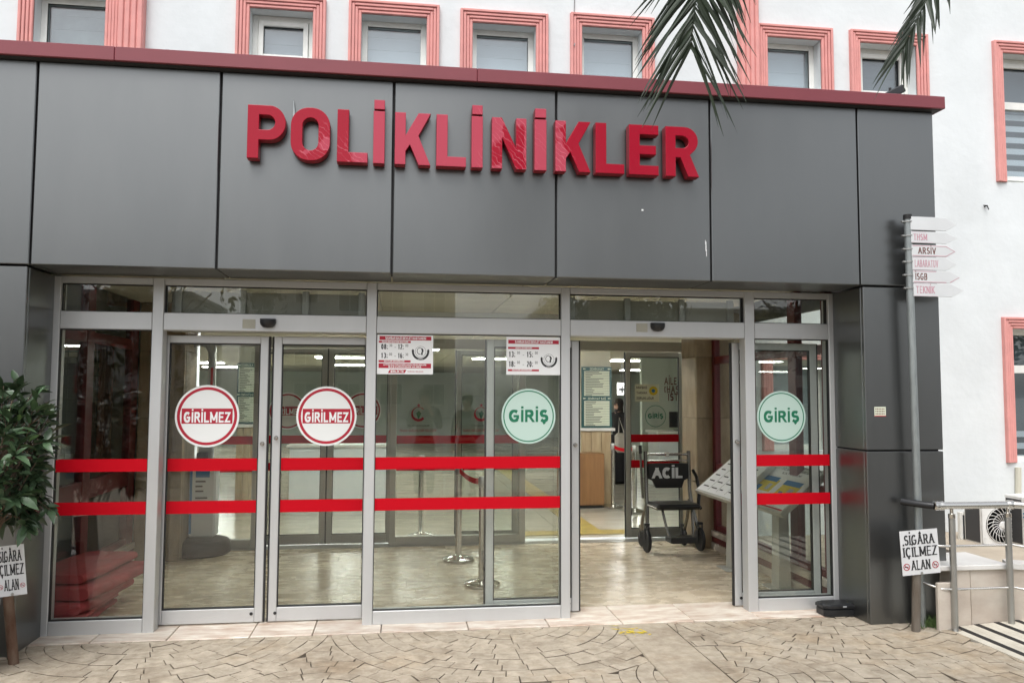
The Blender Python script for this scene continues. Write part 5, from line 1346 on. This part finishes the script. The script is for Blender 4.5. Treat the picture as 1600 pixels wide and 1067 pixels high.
def no_smoking(c0, c1, tilt, label, post, post_mat, yb):
    """white sign on a short rusty post; c0, c1 = upper left and lower right pixel of the plate"""
    Pb, Pt_ = post
    t = thing('no_smoking_sign', label, 'sign', (Pb.x, Pb.y, 0), group='no smoking signs beside the entrance')
    smooth_sharp(MB().tube([Pb, Pt_], .030, 16).build('post', post_mat, t), 50)
    a, b_ = at(*c0, yb), at(*c1, yb); c = (a+b_)/2; W, H = b_.x-a.x, a.z-b_.z
    R_ = Matrix.Rotation(radians(tilt), 3, 'Y'); ex = R_ @ Vector((1, 0, 0)); ez = R_ @ Vector((0, 0, 1))
    P = lambda u, v, d=0: c + ex*(u*W/2) + ez*(v*H/2) + Vector((0, -d, 0))
    pts = [(-1, -1), (1, -1), (1, 1), (-1, 1)]
    vs = [P(u, v, d) for d in (-.003, .0) for u, v in pts]
    pl = MB().add(vs, [(0, 3, 2, 1), (4, 5, 6, 7), (0, 1, 5, 4), (1, 2, 6, 5), (2, 3, 7, 6), (3, 0, 4, 7)]).build('plate', 'sign_white', t)
    tm = MB()
    kw = dict(tv=.27, th=.11, serif=.20, gap=.14, en=EN)
    text_into(tm, 'SİGÂRA', P(0, .38, .0015), ex, ez, H*.195, width=W*.80, **kw)
    text_into(tm, 'İÇİLMEZ', P(0, -.16, .0015), ex, ez, H*.195, width=W*.89, **kw)
    text_into(tm, 'ALAN', P(-.02, -.76, .0015), ex, ez, H*.195, width=W*.50, **kw)
    tm.build('lettering', 'ink_black', pl)
    for s_ in (-1, 1):
        o_ = P(s_*.76-.01, -.62, .002); r = W*.085; ic = MB(); n = 20
        v = [o_+ex*(q*cos(2*pi*k/n))+ez*(q*sin(2*pi*k/n)) for q in (r*.80, r) for k in range(n)]
        ic.add(v, [(k, (k+1) % n, n+(k+1) % n, n+k) for k in range(n)])
        d1 = (ex*.7-ez*.7); d2 = (ex*.7+ez*.7)
        ic.add([o_-d1*r*.8-d2*r*.09-Vector((0, .0004, 0)), o_+d1*r*.8-d2*r*.09-Vector((0, .0004, 0)), o_+d1*r*.8+d2*r*.09-Vector((0, .0004, 0)), o_-d1*r*.8+d2*r*.09-Vector((0, .0004, 0))], [(0, 1, 2, 3)])
        ic.build('ban_ring', 'ink_red', pl)
        cg = MB(); cg.add([o_-ex*r*.6-ez*r*.12, o_+ex*r*.5-ez*r*.12, o_+ex*r*.5+ez*r*.12, o_-ex*r*.6+ez*r*.12], [(0, 1, 2, 3)]); cg.build('cigarette', 'ink_black', pl)
    q = P(0, -.93, .004); MB().lathe([(0, -.004), (.008, -.003), (.009, .002)], tuple(q), 12, axis='y').build('screw', 'steel_dull', pl)
    return t
rb_ = atz(1431, 985); rt_ = at(1432, 880, rb_.y)
no_smoking((1407, 828), (1468, 896), -3.5, 'white SİGÂRA İÇİLMEZ ALAN sign on the short post before the arrow signpost', (rb_+Vector((0, 0, -.02)), rt_), 'post_grey', rb_.y-.034)
lb_ = atz(22, 1036); lt_ = at(10, 900, lb_.y)
no_smoking((-4, 852), (38, 930), -6, 'white SİGÂRA İÇİLMEZ ALAN sign on the rusty post under the left shrub', (lb_+Vector((0, 0, -.02)), lt_), 'rust', lb_.y-.034)

# small printed sticker on the column
q = at(1375, 643, FY)
t = thing('small_sticker', 'small cream sticker with printed lines on the right grey column', 'sticker', tuple(q))
MB().box((q.x-.046, FY-.0018, q.z-.036), (q.x+.046, FY-.0004, q.z+.036)).build('sheet', 'paper', t)
sl = MB()
for k in range(3): text_into(sl, ('AAIO TIM IO', 'TEAATR', 'IEATITIE')[k] if False else ' ', (q.x, FY-.002, q.z), XF, ZF, .01, en=EN)
for k in range(3):
    for j in range(6): sl.box((q.x-.038+j*.013, FY-.0024, q.z+.016-k*.018), (q.x-.038+j*.013+.008, FY-.0019, q.z+.025-k*.018))
sl.build('printed_lines', 'ink_brown', t)
MB().box((q.x-.046, FY-.0023, q.z-.036), (q.x+.046, FY-.0019, q.z-.030)).build('red_edge', 'ink_red', t)

# low marble wall
lw = thing('low_wall', 'low beige marble clad wall with a pale coping beside the ramp', 'low wall', (4.3, 5.55, 0))
LX = 4.045
MB().box((LX+.02, 5.50, -.02), (4.56, 6.30, .40)).build('core', 'mortar', lw)
for (a, b_) in ((LX, 4.165), (4.167, 4.50)):
    box('marble_slab', (a, 5.475, -.01), (b_-.002, 5.499, .408), 'marble_clad', lw, .003)
box('marble_slab', (LX-.022, 5.501, -.01), (LX-.001, 6.30, .408), 'marble_clad', lw, .003)
box('marble_slab', (3.865, 5.42, -.01), (3.985, 5.455, .335), 'marble_clad', lw, .006)
box('coping_slab', (LX-.14, 5.45, .410), (4.47, 5.92, .448), 'coping', lw, .006)
# the part that turns along the ramp
v0 = Vector((4.50, 5.475, 0)); v1 = Vector((5.6, 4.95, 0)); d = (v1-v0).normalized(); nrm = Vector((-d.y, d.x, 0))
def skew(a, b_, z0, z1, w, nm, mt, lift=0.0):
    vs = []
    for z in (0, 1):
        for (p, s_) in ((a, 0), (b_, 0), (b_, 1), (a, 1)):
            vs.append(p + nrm*(s_*w) + Vector((0, 0, (z0 if z == 0 else z1) + (lift if p is b_ and z else 0))))
    return MB().add(vs, [(0, 3, 2, 1), (4, 5, 6, 7), (0, 1, 5, 4), (1, 2, 6, 5), (2, 3, 7, 6), (3, 0, 4, 7)]).build(nm, mt, lw)
skew(v0, v1, -.01, .408, .12, 'marble_slab', 'marble_clad'); skew(v0-nrm*.02-d*.02, v1, .410, .448, .18, 'coping_slab', 'coping')
# ramp of pale marble with black anti-slip strips
rp = sroot('access_ramp')
xe = 3.95
def ramp_slab(x0, x1, z0, z1, mt, nm, y0=3.2, y1=5.465, th=.05):
    vs = [(x0, y0, z0-th), (x1, y0, z1-th), (x1, y1, z1-th), (x0, y1, z0-th), (x0, y0, z0), (x1, y0, z1), (x1, y1, z1), (x0, y1, z0)]
    return MB().add(vs, [(0, 3, 2, 1), (4, 5, 6, 7), (0, 1, 5, 4), (1, 2, 6, 5), (2, 3, 7, 6), (3, 0, 4, 7)]).build(nm, mt, rp)
RS = .06
for k in range(9):
    a = xe+k*.16
    ramp_slab(a, a+.158, .006+k*.16*RS, .006+(k+.99)*.16*RS, 'ramp_stone', 'ramp_slab')
    ramp_slab(a+.062, a+.104, .0085+(k*.16+.062)*RS, .0085+(k*.16+.104)*RS, 'rubber', 'anti_slip_strip', th=.004)
# stainless handrail
hr = thing('handrail', 'stainless steel handrail with two posts in front of the low marble wall', 'handrail', (4.05, 5.41, 0))
hy = 5.41
p1, p2 = atz(1492, 978), atz(1581, 977)
X1, X2 = at(1490, 900, hy).x, at(1578, 900, hy).x
zt = at(1520, 789, hy).z
bend = [Vector((X2+.03, hy, zt)), Vector((X2+.10, hy-.06, zt)), Vector((X2+1.3, hy-.75, zt+.05))]
smooth_sharp(MB().tube([(at(1468, 788, hy).x, hy, zt), (X2+.03, hy, zt)], .026, 18).tube(bend, .026, 18).build('top_rail', 'steel', hr), 60)
e0 = at(1468, 788, hy)
smooth_sharp(MB().lathe([(.026, -.05), (.034, -.045), (.034, -.02), (.030, -.01), (.034, 0), (.034, .025), (.026, .03)], (e0.x, hy, zt), 18, axis='x').build('rail_joint', 'steel', hr), 50)
smooth_sharp(MB().lathe([(.026, -.03), (.033, -.02), (.033, .02), (.026, .03)], (X2+.02, hy, zt), 18, axis='x').build('rail_joint', 'steel', hr), 50)
smooth_sharp(MB().tube([(e0.x-.05, hy, zt), (e0.x-.10, hy+.03, zt+.004), (e0.x-.19, hy+.16, zt+.012)], .025, 16).build('dark_end', 'black_plastic', hr), 60)
for xx in (X1, X2):
    smooth_sharp(MB().tube([(xx, hy, .0), (xx, hy, zt-.075)], .0225, 18).build('post', 'steel_dull', hr), 50)
    smooth_sharp(MB().lathe([(.0235, -.09), (.0245, -.085), (.0245, -.06), (.012, -.055), (.012, -.02)], (xx, hy, zt), 16).build('post_cap', 'steel', hr), 50)
    smooth_sharp(MB().lathe([(.055, 0), (.055, .006), (.024, .012)], (xx, hy, .001), 20).build('base_flange', 'steel', hr), 50)
for zc in (at(1530, 852, hy).z, at(1530, 919, hy).z):
    smooth_sharp(MB().tube([(X1-.17, hy+.11, zc+.03), (X1-.09, hy+.015, zc), (X1-.02, hy, zc), (X2+.03, hy, zc), (X2+.10, hy-.06, zc-.01), (X2+1.2, hy-.7, zc+.03)], .009, 10).build('mid_rail', 'steel', hr), 60)
# pale floor behind the low wall and the air conditioners on it
struct(MB().box((4.09, 6.0, -.04), (12, 9.09, .03)).build('raised_walk', 'concrete'))
def ac_unit(px0, px1, py0, py1, Y, label, fan=True):
    a, b_ = at(px0, py0, Y), at(px1, py1, Y)
    t = thing('air_conditioner', label, 'air conditioner', ((a.x+b_.x)/2, Y, b_.z), group='outdoor air conditioners by the wall')
    D = .30; x0, x1, z0, z1 = a.x, b_.x, b_.z, a.z
    fr = MB(); fr.bbox((x0, Y+.02, z0), (x1, Y+D, z1), .012); fr.build('casing', 'casing', t)
    # front plate with a round fan opening
    c = at(1566, 820, Y) if fan else Vector(((x0+x1)/2+.2, Y, (z0+z1)/2)); r = (z1-z0)*.445
    n = 40; v = [(c.x+q*cos(2*pi*k/n), Y, c.z+q*sin(2*pi*k/n)) for q in (r,) for k in range(n)]
    sq = []
    for k in range(n):
        an = 2*pi*k/n; dx, dz = cos(an), sin(an); s_ = min(((x1-c.x) if dx > 0 else (c.x-x0))/max(abs(dx), 1e-4), ((z1-c.z) if dz > 0 else (c.z-z0))/max(abs(dz), 1e-4))
        sq.append((c.x+dx*s_, Y, c.z+dz*s_))
    fp_ = MB(); fp_.add(v+sq, [(k, (k+1) % n, n+(k+1) % n, n+k) for k in range(n)])
    fp_.add([(p[0], Y, p[2]) for p in v]+[(p[0], Y+.018, p[2]) for p in v], [(k, (k+1) % n, n+(k+1) % n, n+k) for k in range(n)]); fp_.build('front_plate', 'casing', t)
    MB().lathe([(0, .018), (r, .018)], (c.x, Y, c.z), 40, axis='y').build('fan_well', 'fan_dark', t)
    gr = MB()
    for k in range(22):
        a0 = 2*pi*k/22; pts = []
        for q in range(6):
            rr_ = r*(.22+.76*q/5); an = a0+.55*(q/5)**1.2; pts.append((c.x+rr_*cos(an), Y-.012, c.z+rr_*sin(an)))
        gr.tube(pts, .0035, 5)
    for rr_ in (.98, .62):
        gr.tube([(c.x+r*rr_*cos(2*pi*k/36), Y-.010, c.z+r*rr_*sin(2*pi*k/36)) for k in range(37)], .0045 if rr_ > .9 else .003, 5)
    g_ = gr.build('fan_grille', 'casing', t, smooth=True)
    MB().lathe([(0, -.022), (r*.16, -.020), (r*.22, -.012), (r*.22, -.006)], (c.x, Y, c.z), 24, axis='y').build('grille_hub', 'casing', g_)
    lv = MB(); 
    for k in range(5): lv.box((x0+.012, Y-.004, z0+.02+k*.016), (max(x0+.013, c.x-r*1.02), Y+.002, z0+.028+k*.016))
    lv.build('louvre', 'casing', t)
    for xx in (x0+.06, x1-.06): box('foot', (xx-.03, Y+.0, .031), (xx+.03, Y+D, z0-.001), 'steel_dull', t)
    bb = MB(); z = z0+.03
    bb.box((x0-.004, Y+.04, z0+.03), (x0-.001, Y+D-.03, z1-.04)); bb.build('coil_side', 'fan_dark', t)
    return t
ac_unit(1534, 1597, 789, 851, 8.30, 'white outdoor air conditioner with a round fan grille behind the handrail')
ac_unit(1600, 1690, 776, 853, 8.10, 'second white outdoor air conditioner cut off at the right edge of the photo', fan=False)
q = at(1606, 802, 8.085)
MB().box((q.x-.05, 8.085, q.z-.01), (q.x+.2, 8.095, q.z+.008)).box((q.x-.05, 8.085, q.z-.05), (q.x+.2, 8.095, q.z-.032)).build('blue_mark', 'ink_blue', [o for o in COL.objects if o.name == 'air_conditioner.001'][0])
wf = thing('leaning_frames', 'white window frames stacked against the wall left of the air conditioner', 'window frames', tuple(at(1510, 852, 8.6)))
for k, (px, dx) in enumerate(((1500, 0), (1515, .0))):
    a, b_ = at(px, 800, 8.6+k*.12), at(px+22, 853, 8.6+k*.12); yy = 8.6-k*.15
    f = MB(); w = .035
    f.bbox((a.x, yy, b_.z), (a.x+w, yy+.05, a.z)); f.bbox((b_.x+.2-w, yy, b_.z), (b_.x+.2, yy+.05, a.z)); f.bbox((a.x+w, yy, b_.z), (b_.x+.2-w, yy+.05, b_.z+w)); f.bbox((a.x+w, yy, a.z-w), (b_.x+.2-w, yy+.05, a.z))
    f.build('frame', 'pvc_white', wf); MB().box((a.x+w, yy+.02, b_.z+w), (b_.x+.2-w, yy+.026, a.z-w)).build('pane', 'block_dark', wf)
# rodent bait box
b0 = atz(1308, 958)
bt = thing('bait_box', 'flat black plastic bait box on the ground beside the right column', 'bait box', (b0.x, b0.y, 0))
hexo = [(-.15, -.055), (-.10, -.085), (.10, -.085), (.15, -.055), (.15, .055), (.09, .085), (-.09, .085), (-.15, .055)]
for nm, z0, z1, s_ in (('tray', .005, .062, .95), ('lid', .063, .092, 1.0)):
    MB().prism([(x*s_, y*s_) for x, y in hexo], z0, z1, o=(b0.x-.01, b0.y-.02, 0), ex=(1, 0, 0), ey=(0, 1, 0), en=(0, 0, 1), bev=.014).build(nm, 'black_plastic', bt)
box('label_tab', (b0.x-.01, b0.y-.106, .072), (b0.x+.02, b0.y-.1035, .082), 'machine_grey', bt, .001)

# ================================================================== PLANTS
def leaf_mesh(L, W, curl=.25, fold=.25, name='leaf', mt='leaf'):
    pr = [(0, 0), (.18, .55), (.42, 1.0), (.68, .82), (.88, .38), (1, 0)]
    v = []; f = []
    for (s_, w) in pr:
        z = -curl*L*s_*s_; hw = w*W/2
        v += [(-hw, s_*L, z+fold*hw), (0, s_*L, z), (hw, s_*L, z+fold*hw)]
    for i in range(len(pr)-1):
        a = i*3; f += [(a, a+1, a+4, a+3), (a+1, a+2, a+5, a+4)]
    me = bpy.data.meshes.new(name); me.from_pydata(v, [], f); me.materials.append(M[mt]); me.polygons.foreach_set('use_smooth', [True]*len(me.polygons)); me.update()
    return me
def frame(pos, d, up=Vector((0, 0, 1)), roll=0.0, sc=1.0):
    y = d.normalized(); x = y.cross(up)
    if x.length < 1e-4: x = Vector((1, 0, 0))
    x.normalize(); z = x.cross(y)
    Mt = Matrix(((x.x, y.x, z.x, pos.x), (x.y, y.y, z.y, pos.y), (x.z, y.z, z.z, pos.z), (0, 0, 0, 1)))
    return Mt @ Matrix.Rotation(roll, 4, 'Y') @ Matrix.Scale(sc, 4)
rs = random.Random(21)
bushc = at(-22, 715, 5.18)                       # crown centre of the shrub at the left edge
bush = thing('shrub', 'dense dark green shrub with glossy pointed leaves at the left edge before the portico', 'shrub', (bushc.x-.05, bushc.y, 0))
LM = [leaf_mesh(.105, .044, .3, .3), leaf_mesh(.092, .042, .15, .4), leaf_mesh(.115, .044, .45, .25), leaf_mesh(.08, .036, .2, .2)]
LY_ = leaf_mesh(.07, .026, .1, .5, mt='leaf_young')
br = MB(); leaves = []
trunk0 = Vector((bushc.x-.06, bushc.y+.02, .0)); trunk1 = Vector((bushc.x-.04, bushc.y, .85))
br.tube([trunk0, (trunk0+trunk1)/2+Vector((.02, 0, 0)), trunk1], [.03, .026, .022], 8)
RX, RZ = .40, .52
nb_ = 150
for k in range(nb_):
    u = rs.uniform(-1, 1); th = rs.uniform(0, 2*pi); rr_ = sqrt(1-u*u)
    fac = rs.uniform(.62, 1.06)
    tip = bushc + Vector((rr_*cos(th)*RX*fac, rr_*sin(th)*RX*fac, u*RZ*fac))
    if u < -.80: continue
    base = trunk1 + Vector((rs.uniform(-.03, .03), rs.uniform(-.03, .03), rs.uniform(-.25, .35)))
    base = base.lerp(tip, .30); mid = base.lerp(tip, .5)+Vector((rs.gauss(0, .03), rs.gauss(0, .03), rs.uniform(0, .05)))
    br.tube([base, mid, tip], [.006, .0045, .002], 5, cap=False)
    d = (tip-mid).normalized()
    for q in range(rs.randint(10, 15)):
        s_ = rs.uniform(.25, 1.03); p = mid.lerp(tip, s_)
        ld = (d*rs.uniform(.2, 1.0) + Vector((rs.gauss(0, .6), rs.gauss(0, .6), rs.gauss(.05, .45)))).normalized()
        leaves.append((p, ld, rs.uniform(-.9, .9), rs.uniform(.75, 1.2), rs.random()))
for (px, py) in ((62, 640), (30, 606), (78, 640), (60, 760), (82, 800), (70, 690)):    # sprigs that stick out to the right
    tip = at(px, py, bushc.y-.02+rs.uniform(-.08, .08)); mid = bushc.lerp(tip, .72)
    br.tube([bushc.lerp(tip, .4), mid, tip], [.006, .004, .002], 5, cap=False); d = (tip-mid).normalized()
    for q in range(9):
        p = mid.lerp(tip, .35+.65*q/8); leaves.append((p, (d*.9+Vector((rs.gauss(0, .45), rs.gauss(0, .45), rs.gauss(.15, .4)))).normalized(), rs.uniform(-.8, .8), rs.uniform(.7, 1.1), rs.random()))
br.build('branches', 'bark', bush)
leaves.sort(key=lambda q: (q[0]-Vector((0, 0, EYE))).length - .9*max(-2.75, q[0].x))
fol = MB(); 
for i, (p, d, ro, sc, r_) in enumerate(leaves):
    me = LY_ if r_ > .965 else LM[i % 4]
    F_ = frame(p, d, roll=ro, sc=sc)
    if i < 299:
        o = bpy.data.objects.new('leaf', me); COL.objects.link(o); o.parent = bush
        F_.translation -= bush.location; o.matrix_local = F_
    else:
        fol.add([F_ @ v.co for v in me.vertices], [tuple(pl_.vertices) for pl_ in me.polygons])
tag(fol.build('foliage', 'leaf', bush, smooth=True), kind='stuff')
pt_ = thing('plant_pot', 'white plant pot at the left edge under the shrub', 'pot', (bushc.x-.1, bushc.y+.1, 0))
q = at(-2, 925, 5.25)
smooth_sharp(MB().lathe([(.14, 0), (.17, .02), (.20, .36), (.215, .40), (.215, .43), (.19, .43), (.185, .40), (0, .40)], (q.x-.225, 5.25, .0), 28).build('vessel', 'pot_white', pt_), 40)
# weeds at the foot of the signpost
wd = MB(); rw = random.Random(9)
wc = atz(1462, 978)
for k in range(220):
    b_ = wc + Vector((rw.gauss(0, .07), rw.gauss(0, .03), 0)); d = Vector((rw.gauss(0, .5), rw.gauss(0, .5), 1)).normalized(); l = rw.uniform(.03, .11); w = rw.uniform(.002, .005)
    sd = Vector((rw.uniform(-1, 1), rw.uniform(-1, 1), 0)).normalized()
    wd.add([b_-sd*w, b_+sd*w, b_+d*l*.6+sd*w*.7, b_+d*l+Vector((d.x, d.y, -.2))*l*.2, b_+d*l*.6-sd*w*.7], [(0, 1, 2, 3, 4)])
tag(wd.build('weeds', 'grass'), 'tuft of green weeds at the foot of the signpost', 'weeds', kind='stuff')

# palm whose fronds hang into the picture
palm = thing('palm_tree', 'tall palm tree with long drooping fronds hanging into the top of the photo', 'palm tree', (3.0, .7, -.012))
tv_ = MB(); crown = Vector((2.9, .8, 5.3)); rg = random.Random(4)
pts = []; rad = []
for k in range(24):
    s_ = k/23; pts.append(Vector((3.0-.1*s_, .7+.1*s_, -.05+5.2*s_))); rad.append((.21-.05*s_)+(.018 if k % 2 else 0))
tv_.tube(pts, rad, 14); tv_.build('trunk', 'bark', palm, smooth=True)
def frond(p0, p1, p2, n, Lmax, tipfan, seed, droop=.5, start=.18, spread=1.0, lw=.0082):
    r_ = random.Random(seed)
    B = lambda t: p0*((1-t)**2)+p1*(2*t*(1-t))+p2*(t*t)
    ra = MB(); ra.tube([B(k/24) for k in range(25)], [.020*(1-k/24)+.0028 for k in range(25)], 6)
    root = ra.build('frond', 'palm', palm, smooth=True)
    for k in range(n):
        t = start+(1-start)*k/(n-1); p = B(t); tg = (B(min(1, t+.01))-B(max(0, t-.01))).normalized()
        side0 = tg.cross(Vector((0, 0, 1)));
        if side0.length < .3: side0 = tipfan
        side0 = (side0.normalized()*.25+tipfan*.75).normalized()
        for sg in (-1, 1):
            L = Lmax*(1.22-.42*t)*r_.uniform(.84, 1.06)
            ang = spread*radians(80-48*t)*r_.uniform(.85, 1.15)
            d = (tg*cos(ang)+side0*sg*sin(ang)+Vector((r_.gauss(0, .05), r_.gauss(0, .12), r_.gauss(0, .05)))).normalized()
            w = lw*r_.uniform(.7, 1.25); mb = MB(); m = 6; v = []
            wd_ = d.cross(tg.cross(d)).normalized() if d.cross(tg).length > .05 else side0
            nrm_ = d.cross(tg)
            if nrm_.length < .05: nrm_ = Vector((0, -1, 0))
            nrm_.normalize(); wv = nrm_.cross(d).normalized()
            tw = r_.uniform(-.9, .9); wv = (wv*cos(tw)+nrm_*sin(tw)).normalized()
            for i in range(m+1):
                s_ = i/m; c = p + d*(L*s_) + Vector((0, 0, -droop*L*s_*s_*r_.uniform(.9, 1.1)*.5)); hw = w*(.55+.45*min(1, s_*5))*(1-s_**2.2)+.0006
                v += [c-wv*hw, c+nrm_*hw*.35, c+wv*hw]
            fs = []
            for i in range(m):
                a = i*3; fs += [(a, a+1, a+4, a+3), (a+1, a+2, a+5, a+4)]
            mb.add(v, fs); mb.build('leaflet', 'palm', root)
VX = Vector((1, 0, 0))
fA = at(1079, 74, 2.98); fA1 = at(1096, -70, 2.95)
frond(crown, Vector((1.25, 2.8, 5.0)), fA, 112, .44, Vector((cos(YAW), -sin(YAW), 0)), 1, droop=.35, start=.5)
fB = at(1410, 78, 2.9)
frond(crown, Vector((2.85, 2.75, 4.9)), fB, 70, .24, Vector((.55, -.83, 0)).normalized(), 2, droop=.4, start=.5, spread=.62)
# the rest of the crown, outside the picture
def far_frond(az, rise, ln, seed):
    r_ = random.Random(seed); d = Vector((cos(az), sin(az), 0))
    p0 = crown; p1 = crown+d*ln*.5+Vector((0, 0, rise)); p2 = crown+d*ln+Vector((0, 0, rise-1.1))
    B = lambda t: p0*((1-t)**2)+p1*(2*t*(1-t))+p2*(t*t)
    mb = MB(); mb.tube([B(k/10) for k in range(11)], [.022*(1-k/11)+.003 for k in range(11)], 5)
    sd = d.cross(Vector((0, 0, 1)))
    for k in range(46):
        t = .15+.85*k/45; p = B(t); tg = (B(min(1, t+.02))-B(t-.02)).normalized()
        for sg in (-1, 1):
            q = (tg*.7+sd*sg*.75+Vector((0, 0, -.15))).normalized(); L = .42*(1-.5*abs(t-.5)); wv = q.cross(Vector((0, 0, 1))).normalized()*.013
            mb.add([p-wv*.5, p+wv*.5, p+q*L*.6+wv-Vector((0, 0, .03)), p+q*L-Vector((0, 0, .12)), p+q*L*.6-wv-Vector((0, 0, .03))], [(0, 1, 2, 3, 4)])
    return mb.build('frond', 'palm', palm)
for k, az in enumerate((-170, -140, -105, -75, -45, -15, 15, 40, 165, -120, -60, -30)):
    far_frond(radians(az), .55+.3*(k % 3), 2.2+.2*(k % 2), 50+k)

# ================================================================== WHAT THE GLASS REFLECTS: the place opposite
road = struct(MB().box((-80, -19, -.045), (80, -12, -.030)).build('road', 'asphalt'))
def block(x0, x1, y, h, label, wallm, nf, nw, dep=12):
    t = thing('apartment_block', label, 'building', ((x0+x1)/2, y-dep/2, 0), group='apartment blocks across the road')
    MB().box((x0, y-dep, -.05), (x1, y, h)).build('wall', wallm, t)
    MB().bbox((x0-.4, y-dep-.4, h+.002), (x1+.4, y+.4, h+.35), .03).build('roof_edge', 'far_wall', t)
    fh = (h-1.2)/nf; ww = (x1-x0)/nw
    fm = MB(); fm.bbox((0, -.12, 0), (1.5, .0, 1.45), .02); 
    for i in range(nf):
        for j in range(nw):
            cx = x0+(j+.5)*ww; z = .9+i*fh
            w = MB(); a, b_ = cx-.75, cx+.75
            w.box((a-.08, y+.002, z-.08), (a, y+.06, z+1.53)); w.box((b_, y+.002, z-.08), (b_+.08, y+.06, z+1.53)); w.box((a, y+.002, z-.08), (b_, y+.06, z)); w.box((a, y+.002, z+1.45), (b_, y+.06, z+1.53)); w.box((cx-.03, y+.002, z), (cx+.03, y+.05, z+1.45))
            f = w.build('window', 'pvc_white', t); MB().box((a, y+.003, z), (b_, y+.02, z+1.45)).build('pane', 'block_dark', f)
        if i and i % 1 == 0:
            bl = MB(); bx = x0+ww*1.0; bl.bbox((bx, y+.003, .9+i*fh-.5), (bx+ww*1.0, y+1.1, .9+i*fh-.38), .02); bl.bbox((bx, y+1.04, .9+i*fh-.379), (bx+ww*1.0, y+1.1, .9+i*fh+.45), .02); bl.build('balcony', 'far_wall', t)
block(-11, 4, -46, 10, 'cream apartment block across the road seen only as a reflection', 'block_wall', 4, 5)
block(-50, -16, -52, 9, 'long apartment block at the far left across the road, seen only in reflections', 'far_wall', 5, 8)
block(12, 44, -52, 8.5, 'lower apartment block to the right across the road, seen only in reflections', 'block_wall', 3, 8)
def tree(x, y, h, r, seed, label):
    t = thing('street_tree', label, 'tree', (x, y, -.03), group='street trees across the forecourt'); r_ = random.Random(seed)
    tk = MB(); tk.tube([(x, y, -.05), (x+.05, y, h*.3), (x-.05, y+.05, h*.6)], [.16, .12, .07], 8)
    for k in range(6):
        a = k*1.05; tk.tube([(x, y, h*(.32+.03*k)), (x+cos(a)*r*.4, y+sin(a)*r*.4, h*.6), (x+cos(a)*r*.75, y+sin(a)*r*.75, h*.74)], [.06, .04, .015], 6)
    tk.build('trunk', 'bark', t)
    cr = MB(); cl = [(Vector((x, y, h*.7))+Vector((r_.gauss(0, 1), r_.gauss(0, 1), r_.gauss(0, .8)))*r*.5, r_.uniform(.25, .5)*r) for _ in range(14)]
    for (c, q) in cl:
        for k in range(170):
            d = Vector((r_.gauss(0, 1), r_.gauss(0, 1), r_.gauss(0, 1))).normalized(); p = c+d*q*r_.uniform(.6, 1.05); s_ = r_.uniform(.07, .15)
            u = d.orthogonal().normalized(); w = d.cross(u); a = r_.uniform(0, 6.28); u, w = u*cos(a)+w*sin(a), w*cos(a)-u*sin(a)
            cr.add([p-u*s_, p+w*s_*.5+d*.03, p+u*s_, p-w*s_*.5+d*.03], [(0, 1, 2, 3)])
    cr.build('crown', 'tree_leaf', t)
for (x, y, h, r, sd, lb) in ((5.2, -8.5, 5.2, 1.8, 1, 'round street tree right of the people, seen only in reflections'), (-6, -8, 5.5, 2.0, 2, 'round street tree left of the people, seen only in reflections'), (-11, -7, 6, 2.2, 3, 'leftmost street tree across the forecourt, seen only in reflections'), (11, -8, 6, 2.2, 4, 'rightmost street tree across the forecourt, seen only in reflections'), (17, -4, 6.5, 2.4, 5, 'street tree far off to the right, seen only in reflections')):
    tree(x, y, h, r, sd, lb)
